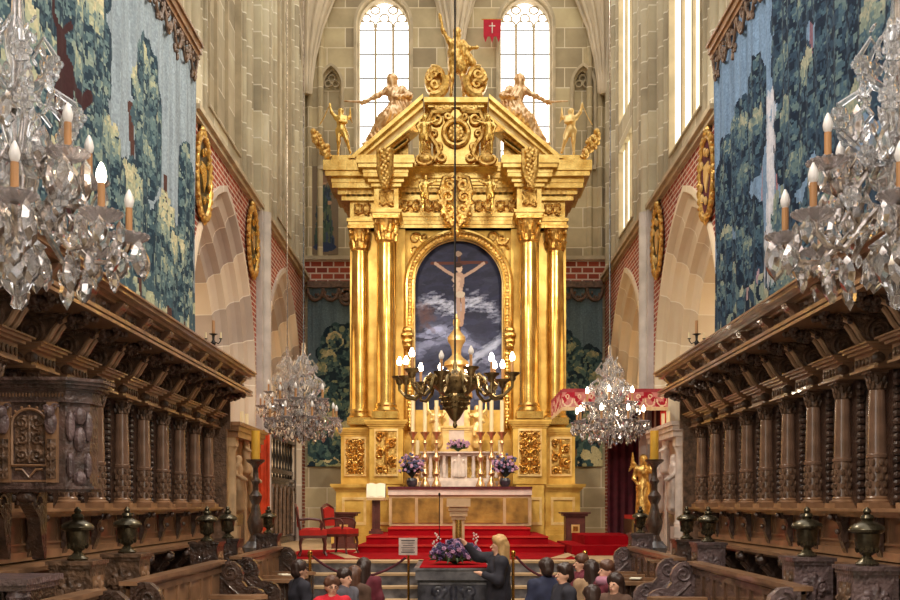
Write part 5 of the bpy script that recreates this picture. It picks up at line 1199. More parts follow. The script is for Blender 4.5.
crystal_chandelier((-2.15, 14.2, EYE+1.2), 'distant unlit crystal chandelier left of the altar', (), 'crystal chandeliers')
crystal_chandelier((2.2, 14.2, EYE+1.16), 'distant crystal chandelier right of the altar with brightly lit bulbs', tuple(range(13)), 'crystal chandeliers')
crystal_chandelier((-3.02, 18.0, EYE+1.75), 'whitish crystal chandelier beyond, left of the distant unlit one', (), 'crystal chandeliers')
# bronze chandelier in the middle
zc = 12.0; c0 = (0.0, zc, EYE+1.42)
br = thing('bronze_chandelier', 'dark bronze branched chandelier with lit candles hanging before the altar', 'chandelier', c0)
m = MB().lathe([(.01, -.50), (.03, -.47), (.02, -.42), (.06, -.38), (.1, -.31), (.15, -.24), (.17, -.17), (.18, -.14), (.17, -.1), (.2, -.06), (.28, .0), (.34, .05), (.35, .08), (.3, .1), (.2, .13), (.08, .16), (.03, .2), (.02, .3)], c0, 24); bowl = obj(m, 'bowl', BRONZE, br)
m = MB()
for h, r in ((-.14, .185), (-.2, .17), (-.26, .14)):
    for i in range(24): a = 2*PI*i/24; m.ball((r*math.cos(a), zc+r*math.sin(a), c0[2]+h), .017, 5, 4)
for i in range(16): a = 2*PI*i/16; m.ball((.31*math.cos(a), zc+.31*math.sin(a), c0[2]+.03), (.03, .03, .035), 5, 4)
obj(m, 'beading', BRONZE, bowl)
m = MB().tube([(0, zc, c0[2]+.2), (0, zc, EYE+TOPH-2.15)], .012, 6); obj(m, 'suspension_cable', IRON, br)
for i in range(12):
    a = 2*PI*(i+.5)/12; ca, sa = math.cos(a), math.sin(a); R = .70; z = .1 if i % 2 else .06; R = .7 if i % 2 else .6
    m = MB(); P = lambda r, h: (r*ca, zc+r*sa, c0[2]+h)
    m.tube([P(.2, .08), P(.3, .14), P(.36, .08), P(.4, -.06), P(.5, -.14), P(.6, -.12), P(R, -.02), P(R, z-.04)], [.024, .024, .022, .022, .022, .02, .018, .02], 7)
    m.tube([P(.42, -.02), P(.48, .04), P(.53, .0), P(.49, -.03)], .013, 5); arm = obj(m, 'arm', BRONZE, br)
    m = MB().lathe([(.02, z-.06), (.04, z-.04), (.05, z), (.09, z+.03), (.095, z+.045), (.04, z+.04)], P(R, 0), 14); obj(m, 'drip_pan', BRONZE, arm)
    m = MB().cyl(P(R, z+.035), .017, .15, 8); obj(m, 'candle', SLEEVE, arm)
    m = MB().lathe([(.014, z+.185), (.028, z+.2), (.032, z+.23), (.008, z+.285)], P(R, 0), 8); obj(m, 'bulb', BULB if i in (8, 9) else FLAME, arm)
# ================================================================ SANCTUARY FURNITURE
def mbx(*b): 
    m = MB()
    for a, c in b: m.box(a, c)
    return m
cp = thing('platform_carpet', 'red carpet covering the raised platform floor before the altar', 'carpet', (0, 17.4, ZP))
obj(mbx(((-3.0, 16.35, ZP), (2.0, 18.45, ZP+.012)), ((-3.0, 18.45, ZP), (-1.9, 19.6, ZP+.012))), 'carpet', RED, cp)
m = MB()
for s in (-1, 1):
    m.add([(s*1.55, 16.4, ZP+.02), (s*1.8, 16.4, ZP+.02), (s*2.3, 18.4, ZP+.02), (s*2.1, 18.4, ZP+.02), (s*1.55, 16.4, ZP+.0), (s*1.8, 16.4, ZP+.0), (s*2.3, 18.4, ZP+.0), (s*2.1, 18.4, ZP+.0)], [(0, 1, 2, 3), (4, 5, 6, 7), (0, 1, 5, 4), (1, 2, 6, 5), (2, 3, 7, 6), (3, 0, 4, 7)])
struct(m, 'trim_marble_border', BEIGE)
st = thing('altar_steps', 'three red-carpeted steps rising to the altar table', 'steps', (0, 18.5, ZP))
for x0, x1, y, h in ((-1.80, 2.02, 18.5, -.74), (-1.68, 1.76, 18.9, -.59), (-1.30, 1.46, 19.35, -.44)):
    q = obj(mbx(((x0, y, ZP), (x1, 22.15, EYE+h))), 'carpeted_step', RED, st)
    m = MB().box((x0-.004, y-.02, EYE+h-.03), (x1+.004, y+.03, EYE+h+.004)); obj(m, 'carpet_nosing', REDV, q)
# free-standing pieces
def side_pedestal(x, y, label):
    r = thing('mahogany_pedestal', label, 'pedestal', (x, y, ZP), 'mahogany pedestals by the altar')
    obj(mbx(((x-.2, y-.18, ZP+.08), (x+.2, y+.18, ZP+.66)), ((x-.25, y-.22, ZP), (x+.25, y+.22, ZP+.1))), 'body', MAHOG, r)
    obj(mbx(((x-.3, y-.26, ZP+.71), (x+.3, y+.26, ZP+.745)), ((x-.25, y-.22, ZP+.66), (x+.25, y+.22, ZP+.71))), 'top', MAHOG, r)
    obj(mbx(((x-.085, y-.195, ZP+.32), (x+.085, y-.18, ZP+.49))), 'gilded_panel', PALEGOLD, r)
    obj(mbx(((x-.05, y-.2, ZP+.355), (x+.05, y-.195, ZP+.455))), 'panel_emblem', BRASS, r)
side_pedestal(-2.27, 20.6, 'mahogany pedestal with gilded square left of the altar steps'); side_pedestal(2.46, 20.6, 'mahogany pedestal with gilded square right of the altar steps')
bs = thing('book_stand', 'wooden stand holding an open white book left of the altar table', 'lectern', (-1.6, 20.3, EYE-.59))
b0 = EYE-.584; obj(mbx(((-1.74, 20.18, b0), (-1.46, 20.42, b0+.06)), ((-1.7, 20.2, b0+.06), (-1.5, 20.4, b0+.1))), 'base', MAHOG, bs)
m = mbx(((-1.68, 20.24, b0+.1), (-1.64, 20.36, b0+.68)), ((-1.56, 20.24, b0+.1), (-1.52, 20.36, b0+.68)), ((-1.64, 20.28, b0+.1), (-1.56, 20.34, b0+.68))); obj(m, 'post', MAHOG, bs)
obj(mbx(((-1.78, 20.15, b0+.68), (-1.42, 20.4, b0+.73))), 'desk', BEIGE, bs)
bk = thing('open_book', 'open white book lying on the wooden stand', 'book', (-1.6, 20.25, b0+.735))
m = MB()
for s in (-1, 1): m.grid(lambda u, v: (-1.6+s*.19*u, 20.17+.1*v, b0+.74+.27*v+.02*math.sin(PI*u)), 6, 3); m.add([(-1.6+s*.19, 20.17, b0+.735), (-1.6, 20.17, b0+.735), (-1.6, 20.27, b0+1.005), (-1.6+s*.19, 20.27, b0+1.005)], [(0, 1, 2, 3)])
obj(m, 'pages', PAPER, bk, recalc=False)
obj(mbx(((-1.8, 20.28, b0+.735), (-1.4, 20.3, b0+1.0))), 'cover', MAHOG, bk)
# red chairs
def red_chair(x, y, rz, label):
    r = thing('red_armchair', label, 'chair', (0, 0, 0), 'red upholstered chairs'); 
    obj(MB().box((-.25, -.23, .36), (.25, .23, .45)).ball((0, 0, .44), (.24, .22, .05), 12, 6), 'seat', REDV, r)
    m = MB()
    m.tube([(-.22, .2, .36), (-.23, .24, .6), (-.22, .28, .82)], .02, 6).tube([(.22, .2, .36), (.23, .24, .6), (.22, .28, .82)], .02, 6).tube([(-.22, .28, .82), (-.1, .29, .87), (0, .29, .89), (.1, .29, .87), (.22, .28, .82)], .022, 6)
    obj(m, 'back_frame', MAHOG, r); obj(MB().prism([(-.19, .5), (.19, .5), (.19, .8), (0, .85), (-.19, .8)], lambda a, b, t: (a, .22+t+.08*(b-.5), b), 0, .04), 'backrest', REDV, r)
    obj(mbx(((-.25, -.23, .31), (.25, .23, .36))), 'seat_frame', MAHOG, r)
    for sx in (-1, 1):
        obj(MB().tube([(sx*.23, .22, .62), (sx*.26, .05, .64), (sx*.26, -.12, .62), (sx*.25, -.16, .56), (sx*.24, -.14, .45)], .02, 6), 'arm', MAHOG, r)
        for sy in (-1, 1): obj(MB().tube([(sx*.22, sy*.19, .32), (sx*.24, sy*.21, .2), (sx*.21, sy*.2, .08), (sx*.24, sy*.23, .01)], [.028, .022, .016, .02], 6), 'leg', MAHOG, r)
    r.location = (x, y, ZP+.0135); r.rotation_euler = (0, 0, rz)
red_chair(-2.45, 17.2, math.radians(100), 'red upholstered wooden armchair left of the altar steps, the nearer of two')
red_chair(-2.05, 18.0, math.radians(70), 'red upholstered wooden armchair left of the altar steps, the one behind')
# gilded column stand, microphone
gs = thing('gilded_column_stand', 'gilded stone column stand with broad stepped top behind the bouquet', 'stand', (.06, 17.0, ZP)); x, y = .06, 17.0
obj(mbx(((x-.17, y-.17, ZP), (x+.17, y+.17, ZP+.12)), ((x-.13, y-.13, ZP+.12), (x+.13, y+.13, ZP+.17))), 'base', BEIGE, gs)
obj(mbx(((x-.1, y-.1, ZP+.17), (x+.1, y+.1, ZP+.64))), 'shaft', BEIGE, gs); obj(MB().cyl((x, y-.06, ZP+.17), .07, .47, 16), 'gilded_column', GOLD, gs)
obj(mbx(((x-.12, y-.12, ZP+.64), (x+.12, y+.12, ZP+.7)), ((x-.15, y-.15, ZP+.7), (x+.15, y+.15, ZP+.79)), ((x-.17, y-.17, ZP+.79), (x+.17, y+.17, ZP+.83)), ((x-.2, y-.2, ZP+.86), (x+.2, y+.2, ZP+1.0)), ((x-.16, y-.16, ZP+.83), (x+.16, y+.16, ZP+.86))), 'stepped_top', BEIGE, gs)
ms = thing('microphone_stand', 'thin black microphone stand left of the column stand', 'microphone', (-.27, 17.3, ZP+.013))
obj(MB().tube([(-.27, 17.3, ZP+.02), (-.27, 17.3, ZP+1.05)], .008, 6), 'pole', IRON, ms); obj(MB().cyl((-.27, 17.3, ZP+.013), .12, .02, 16), 'base', IRON, ms); obj(MB().ball((-.27, 17.3, ZP+1.07), (.02, .02, .035)), 'microphone_head', IRON, ms)
# marble block before the steps
fb = thing('marble_altar_block', 'dark grey marble block with red cloth on top in the middle of the steps', 'altar', (-.02, 14.6, 0))
obj(mbx(((-.53, 14.15, 0), (.5, 16.15, ZP-.17))), 'body', MARBLED, fb)
obj(mbx(((-.56, 14.1, ZP-.17), (.53, 16.18, ZP-.03)), ((-.58, 14.08, ZP-.03), (.55, 16.18, ZP))), 'slab', MARBLE, fb)
m = relief_mb(.86, .5, .03, 6, lambda a, b, h: (-.02+a, 14.145-h, .5+b), 70, 40, 3, True, .04); obj(m, 'carved_front', MARBLED, fb)
obj(mbx(((-.5, 14.14, .45), (.46, 14.15, .5)), ((-.5, 14.14, 1.02), (.46, 14.15, 1.05))), 'moulding', MARBLE, fb)
obj(mbx(((-.5, 14.12, ZP), (.47, 16.15, ZP+.015))), 'red_cloth', RED, fb)
fl = bouquet('flower_arrangement', 'large arrangement of violet flowers on the marble block', (0, 14.75, ZP+.018), .36, .34, (LEAF, PURPLE, BLUEP, PINK), 110, 7, vase=False)
m = MB(); rnd = random.Random(5)
for i in range(50): a = rnd.uniform(0, 6.28); m.tube([(0, 14.75, ZP+.05), (.3*math.cos(a), 14.75+.2*math.sin(a), ZP+.1), (.4*math.cos(a), 14.75+.26*math.sin(a), ZP+rnd.uniform(.03, .2))], [.01, .025, .004], 4)
obj(m, 'lower_leaves', LEAF, fl)
m = MB()
for sx in (-1, 1):
    for i in range(14): m.ball((sx*.28+rnd.gauss(0, .03), 14.75, ZP+.25+i*.017), .016, 5, 4)
prop(obj(m, 'white_sprays', WHITEM, fl), kind='stuff')
# barrier posts and ropes
def post(x, y, label, top=1.12):
    z0 = .36; r = thing('barrier_post', label, 'post', (x, y, z0), 'brass barrier posts')
    obj(MB().lathe([(.13, 0), (.13, .02), (.03, .05)], (x, y, z0), 16), 'base', BRASS, r); obj(MB().lathe([(.022, .04), (.022, top-.1), (.035, top-.09), (.035, top-.06)], (x, y, z0), 12), 'pole', BRASS, r); obj(MB().ball((x, y, z0+top-.03), .038, 10, 8), 'knob', BRASS, r)
post(-2.12, 14.62, 'brass barrier post at the left of the steps'); post(.85, 14.62, 'brass barrier post just right of the woman at the steps'); post(1.9, 14.62, 'brass barrier post at the right of the steps, behind the visitors')
def rope(a, b, sag, label):
    pts = [Vector(a).lerp(Vector(b), t)-Vector((0, 0, sag*4*t*(1-t))) for t in np.linspace(0, 1, 16)]; prop(obj(MB().tube(pts, .018, 8), 'barrier_rope', MAROON), label, 'rope', 'maroon barrier ropes')
rope((-2.08, 14.6, 1.4), (-.72, 14.6, 1.38), .28, 'maroon rope sagging from the left brass post to the sign post'); rope((.89, 14.6, 1.4), (1.86, 14.6, 1.4), .3, 'maroon rope sagging between the two right brass posts')
sg = thing('sign_stand', 'small white notice on a thin post in front of the steps', 'sign', (-.68, 14.62, .36))
obj(MB().cyl((-.68, 14.62, .36), .018, 1.08, 8).cyl((-.68, 14.62, .36), .12, .02, 14), 'post', BRASS, sg); obj(mbx(((-.82, 14.585, 1.42), (-.55, 14.6, 1.67))), 'board', LINEN, sg)
for i, w_ in enumerate((.2, .17, .2, .15, .19, .2)): obj(mbx(((-.685-w_/2, 14.582, 1.455+.034*i), (-.685+w_/2, 14.585, 1.464+.034*i+(.006 if i in (0, 5) else 0)))), 'printed_line', INK, sg)
# tall candle stands
def candle_stand(s, label):
    x, y = s*3.25, 16.3; r = thing('candle_stand', label, 'candlestick', (x, y, ZP), 'tall paschal candle stands')
    m = MB().lathe([(.2, 0), (.21, .06), (.17, .1), (.2, .2), (.15, .26), (.12, .3)], (x, y, ZP), 16, 8, .1); obj(m, 'base', MARBLE, r)
    m = MB().lathe([(.12, .3), (.08, .4), (.12, .5), (.14, .62), (.08, .78), (.06, .9), (.1, .98), (.11, 1.04), (.05, 1.12), (.05, 1.22), (.08, 1.28), (.05, 1.34), (.04, 1.48), (.07, 1.54), (.15, 1.6), (.155, 1.63)], (x, y, ZP), 16); obj(m, 'stem', WOODD, r)
    obj(MB().cyl((x, y, ZP+1.6), .07, .5, 16), 'candle', WAX, r)
candle_stand(-1, 'tall turned stand with a thick yellow candle left, before the pier'); candle_stand(1, 'tall turned stand with a thick yellow candle right, under the red canopy')
# orange drape left
dp = thing('hanging_banner', 'long orange-red cloth banner hanging beside the left pier', 'banner', (-3.72, 19.35, ZP))
m = MB().grid(lambda u, v: (-3.84+.26*u, 19.35+.03*math.sin(u*12), ZP+.25+2.0*v), 16, 4); obj(m, 'cloth', ORANGE, dp, recalc=False); obj(MB().tube([(-3.71, 19.4, ZP), (-3.71, 19.4, ZP+2.35)], .018, 6).tube([(-3.86, 19.38, ZP+2.27), (-3.56, 19.38, ZP+2.27)], .014, 6), 'pole', BRASS, dp)
# portals on the side walls
def portal(s, y0, y1, label, st_, fm):
    yc = (y0+y1)/2; r = thing('side_monument', label, 'monument', (s*3.8, yc, ZP), 'carved side monuments'); B = lambda w0, w1, ya, yb, h0, h1: ((s*w0, ya, EYE+h0), (s*w1, yb, EYE+h1))
    obj(mbx(B(3.72, 3.88, y0+.1, y1-.1, -.89, 1.2)), 'back_slab', st_, r)
    for y in (y0+.15, y1-.15):
        m = MB().box(*B(3.52, 3.88, y-.15, y+.15, -.89, -.35)).box(*B(3.55, 3.88, y-.12, y+.12, .95, 1.1)); m.lathe([(.09, -.35), (.1, -.3), (.075, -.25), (.075, .3), (.065, .85), (.1, .95)], (s*3.64, y, EYE), 14); obj(m, 'column', st_, r)
    obj(mbx(B(3.5, 3.88, y0, y1, 1.1, 1.2), B(3.48, 3.88, y0-.06, y1+.06, 1.2, 1.28), B(3.45, 3.88, y0-.1, y1+.1, 1.28, 1.34)), 'cornice', WOODL if s < 0 else st_, r)
    m = MB(); f = lambda u, v: (s*3.715, yc+u, EYE+v); pts = [(-.42, -.8)]+[(.42*math.cos(t), .1+.42*math.sin(t)) for t in np.linspace(PI, 0, 14)]+[(.42, -.8)]
    m.prism(pts, lambda a, b, t: (s*(3.715-t), yc+a, EYE+b), 0, .01); obj(m, 'dark_niche', WOODD, r)
    m = MB().tube([f(a, b) for a, b in pts], .05, 6); obj(m, 'niche_frame', st_, r)
    for i, (dy, hz, sc) in enumerate(((-.62, -.1, .55), (.62, -.1, .55), (0, .55, .4))):
        caps = xform(figure(STAND, robe=robe_std(.2)), Matrix.Translation((s*3.6, yc+dy, EYE+hz)) @ Matrix.Rotation(s*PI/2*-1, 4, 'Z') @ Matrix.Scale(sc, 4), sc); blob_obj('relief_figure', caps, st_, r, vox=.02, k=.015, noise=.006, ns=50)
portal(-1, 16.15, 18.3, 'carved stone and oak monument with dark niche beyond the left stalls', BEIGE, WOODL); portal(1, 16.05, 18.15, 'pinkish carved stone monument with dark niche beyond the right stalls', WHITEM, WHITEM)
for s in (-1, 1):
    for k, y in enumerate((16.9, 17.3)):
        r = thing('short_candle', 'short candle standing on the %s monument, %s' % ('left' if s < 0 else 'right', ('nearer one', 'farther one')[k]), 'candle', (s*3.6, y, EYE+1.34), 'candles on the monuments')
        obj(MB().lathe([(.06, 0), (.06, .02), (.03, .05)], (s*3.6, y, EYE+1.34), 10), 'holder', BRASS, r); obj(MB().cyl((s*3.6, y, EYE+1.38), .03, .2, 10), 'wax', WAXW, r)
# screens in the far arches
for s, sd in ((-1, 'left'), (1, 'right')):
    r = thing('baluster_screen', 'dark turned baluster screen closing the far %s arch' % sd, 'screen', (s*4.1, 22.9, ZP), 'baluster screens')
    y0, y1 = 20.7, 25.0; B = lambda w0, w1, ya, yb, h0, h1: ((s*w0, ya, EYE+h0), (s*w1, yb, EYE+h1))
    m = mbx(B(4.02, 4.12, y0, y1, .72, .82), B(4.0, 4.14, y0, y1, -.89, -.75), B(4.0, 4.14, y0, y1, .55, .62), B(3.98, 4.16, y0, y1, 1.48, 1.56)); obj(m, 'rails', WOODD, r)
    obj(mbx(B(4.05, 4.1, y0, y1, -.75, .55)), 'lower_panel', WOODD, r)
    n = 11; proto = None
    for i in range(n):
        y = y0+(y1-y0)*(i+.5)/n
        if proto is None:
            q = MB().lathe([(.02, .6), (.035, .65), (.02, .7), (.02, .74), (.035, .84), (.02, .9), (.04, 1.1), (.02, 1.3), (.035, 1.42), (.02, 1.48)], (s*4.07, y, EYE), 8); proto = obj(q, 'baluster', IRON, r, (s*4.07, y, EYE))
        else: c = proto.copy(); COL.objects.link(c); c.location = Vector((s*4.07, y, EYE))-WORLD[r.name]; KIDS[c.name] = []; KIDS[r.name].append(c)
    for i in range(8):
        y = y0+(y1-y0)*(i+.5)/8; f = lambda u, v: (s*4.0, y+u, EYE+v); obj(MB().tube([f(-.2, -.7)]+[f(.2*math.cos(t), .25+.2*math.sin(t)) for t in np.linspace(PI, 0, 8)]+[f(.2, -.7)], .035, 5), 'arched_moulding', WOODC, r)
    for y in (y0, y1): obj(mbx(B(3.97, 4.17, y-.1, y+.1, -.89, 1.7)), 'end_post', WOODD, r)
# red canopy right
cn = thing('throne_canopy', 'red and cream brocade canopy with valance against the right wall', 'canopy', (3.0, 19.3, ZP))
m = MB(); cvx = Canvas(1.94, .4, 60); rnd = random.Random(2); cvx.im[:] = (190, 120, 116)
for i in range(26): cvx.dab((i+.5)*.0746, .2+.1*math.sin(i), .05, .06, rnd.random()*3, (160, 30, 48))
for i in range(9):
    cc = .1+i*.215
    for t in np.linspace(PI, 2*PI, 24): cvx.dab(cc+.09*math.cos(t), .2+.12*math.sin(t), .014, .014, 0, (216, 190, 160))
    for t in np.linspace(0, 2*PI, 16): cvx.dab(cc+.03*math.cos(t), .26+.03*math.sin(t), .01, .01, 0, (222, 196, 166))
cvx.im[:4] = (206, 178, 140); cvx.im[-4:] = (150, 60, 66)
me = cvx.mesh('front_valance', lambda u, v: (1.96+u, 18.3+.012*math.sin(u*20), EYE+1.73+v), PAINT)
link('front_valance', me, None).parent = cn; vo = bpy.data.objects['front_valance']; vo.location = -WORLD[cn.name]; KIDS[cn.name].append(vo)
me = cvx.mesh('side_valance', lambda u, v: (1.96+.012*math.sin(u*20), 18.3+u*1.08, EYE+1.73+v), PAINT); vo = link('side_valance', me, None); vo.parent = cn; vo.location = -WORLD[cn.name]; KIDS[cn.name].append(vo)
obj(mbx(((1.98, 18.32, EYE+2.0), (3.88, 20.4, EYE+2.05))), 'roof', MAROON, cn)
obj(MB().grid(lambda u, v: (3.86-.02*math.sin(u*40), 18.4+1.95*u, ZP+2.9*v), 40, 2), 'side_curtain', MAROON, cn, recalc=False)
obj(MB().grid(lambda u, v: (3.1+.75*u, 20.35-.03*math.sin(u*30), ZP+.05+2.85*v), 30, 2), 'back_curtain', MAROON, cn, recalc=False)
obj(MB().grid(lambda u, v: (3.76+.12*u, 18.33+.01*math.sin(u*9), ZP+.1+2.55*v), 8, 2), 'red_edge', REDV, cn, recalc=False)
ts = thing('throne_platform', 'red-carpeted two-step platform right of the altar steps', 'steps', (2.8, 18.5, ZP))
obj(mbx(((2.06, 17.6, ZP), (3.3, 20.2, EYE-.72))), 'lower_step', RED, ts); obj(mbx(((2.36, 18.2, EYE-.73), (3.3, 20.2, EYE-.56))), 'upper_step', RED, ts)
th = thing('throne_chair', 'dark carved bench with red cushions under the canopy', 'bench', (3.5, 19.0, ZP))
obj(mbx(((3.35, 18.75, ZP), (3.7, 19.9, ZP+.62)), ((3.66, 18.75, ZP+.6), (3.76, 19.9, ZP+1.0))), 'frame', WOODD, th); obj(mbx(((3.36, 18.8, ZP+.62), (3.66, 19.85, ZP+.7))), 'cushion', REDV, th)
statue('gilded_angel_statue', 'gilded angel statue standing beneath the canopy beside the thick candle', dict(ell=(.24, -.2, 1.2), hal=(.1, -.35, 1.25)), (3.48, 18.45, EYE-.3), .72, GOLDR, robe_std(.22), 'statue', None, noise=.012, wing=((0, .08, 1.3), (1, -1), .6))
pl = thing('statue_plinth', 'dark plinth under the gilded angel statue on the right', 'plinth', (3.48, 18.45, ZP)); obj(mbx(((3.36, 18.32, ZP), (3.6, 18.58, EYE-.34))), 'block', WOODD, pl); obj(mbx(((3.33, 18.29, EYE-.34), (3.63, 18.61, EYE-.3))), 'cap', GOLD, pl)
# wall medallions
for s, sd in ((-1, 'left'), (1, 'right')):
    for k, y in enumerate((15.25, 19.0)):
        w0 = 3.84; r = thing('wall_medallion', ('round gilded heraldic medallion on the %s brick wall, ' % sd)+('half hidden by the tapestry' if k == 0 else 'beside the pier'), 'medallion', (s*w0, y, EYE+5.0), 'gilded wall medallions')
        c = (s*w0, y, EYE+5.0); m = MB()
        m.tube([(c[0], y+.4*math.cos(t), c[2]+.6*math.sin(t)) for t in np.linspace(0, 2*PI, 33)], .045, 7)
        for i in range(30): t = 2*PI*i/30; m.ball((c[0]-s*.01, y+.45*math.cos(t), c[2]+.65*math.sin(t)), (.045, .045+.02*(i % 2), .04+.02*(i % 3)), 6, 5)
        m.ball((c[0], y, c[2]+.7), (.06, .12, .08), 8, 6); obj(m, 'gilded_frame', GOLDR, r)
        obj(MB().prism([(.4*math.cos(t), .6*math.sin(t)) for t in np.linspace(0, 2*PI, 29)][:-1], lambda a, b, t: (s*(w0+t), y+a, c[2]+b), 0, .05), 'field', IRON if s < 0 else (MAROON if k == 0 else IRON), r)
        m = MB().prism([(-.14, .2), (.14, .2), (.14, -.02), (0, -.24), (-.14, -.02)], lambda a, b, t: (s*(w0-.02+t), y+a, c[2]+b), 0, .03)
        for i in range(7): m.ball((s*(w0-.03), y+.25*math.sin(i*2.4), c[2]+.38*math.cos(i*2.4)), (.03, .06, .07), 6, 5)
        obj(m, 'shield', GOLD if s < 0 else PALEGOLD, r)
# candelabra on the canopies
for s, sd in ((-1, 'left'), (1, 'right')):
    x, y, z = s*3.25, 13.45, EYE+2.08; r = thing('small_candelabrum', 'small dark candelabrum with one tall candle standing on the %s stall canopy' % sd, 'candelabrum', (x, y, z), 'candelabra on the canopies')
    m = MB().lathe([(.06, 0), (.05, .02), (.02, .05), (.035, .1), (.015, .14), (.02, .2), (.06, .22)], (x, y, z), 12)
    for g in (-1, 1): m.tube([(x, y, z+.12), (x+g*.07, y, z+.09), (x+g*.1, y, z+.13), (x+g*.1, y, z+.15)], .008, 5); m.cyl((x+g*.1, y, z+.15), .022, .012, 8)
    obj(m, 'holder', IRON, r); obj(MB().cyl((x, y, z+.21), .02, .19, 8), 'candle', SLEEVE, r)
    for g in (-1, 1): obj(MB().cyl((x+g*.1, y, z+.16), .012, .08, 8), 'small_candle', WAXW, r)
# red flag high up
fg = thing('small_banner', 'small red banner with a white cross high on the back wall', 'banner', (.95, 25.6, EYE+11.85))
obj(MB().prism([(.73, 12.43), (1.17, 12.43), (1.17, 12.0), (1.12, 11.85), (1.06, 12.0), (1.0, 12.0), (.95, 11.83), (.9, 12.0), (.84, 12.0), (.78, 11.85), (.73, 12.0)], lambda a, b, t: (a, 25.6+t, EYE+b), 0, .015), 'cloth', mat('crimson_cloth', (186, 20, 48), .8, var=.1), fg)
obj(mbx(((.94, 25.59, EYE+12.08), (.965, 25.6, EYE+12.35)), ((.87, 25.588, EYE+12.25), (1.03, 25.599, EYE+12.275))), 'cross', WHITEM, fg)
obj(MB().tube([(.68, 25.61, EYE+12.44), (1.22, 25.61, EYE+12.44)], .012, 6).tube([(.95, 25.6, EYE+12.44), (.95, 26.0, EYE+12.5)], .012, 6), 'rod', BRASS, fg)
# cards left on the benches
for (x, y, rz, lb) in ((-2.32, 9.55, .3, 'white paper card on the middle left bench'), (-2.33, 13.7, .5, 'small white card on the far left bench'), (2.35, 9.0, -.4, 'white paper card on the near right bench'), (2.35, 13.0, -.3, 'white booklet on the far right bench')):
    ca, sa = math.cos(rz), math.sin(rz); f = lambda u, v, t: (x+u*ca-v*sa, y+u*sa+v*ca, EYE-.958+t)
    m = MB().prism([(-.07, -.1), (.07, -.1), (.07, .1), (-.07, .1)], f, 0, .012); prop(obj(m, 'paper_card', PAPER), lb, 'card', 'papers on the benches')

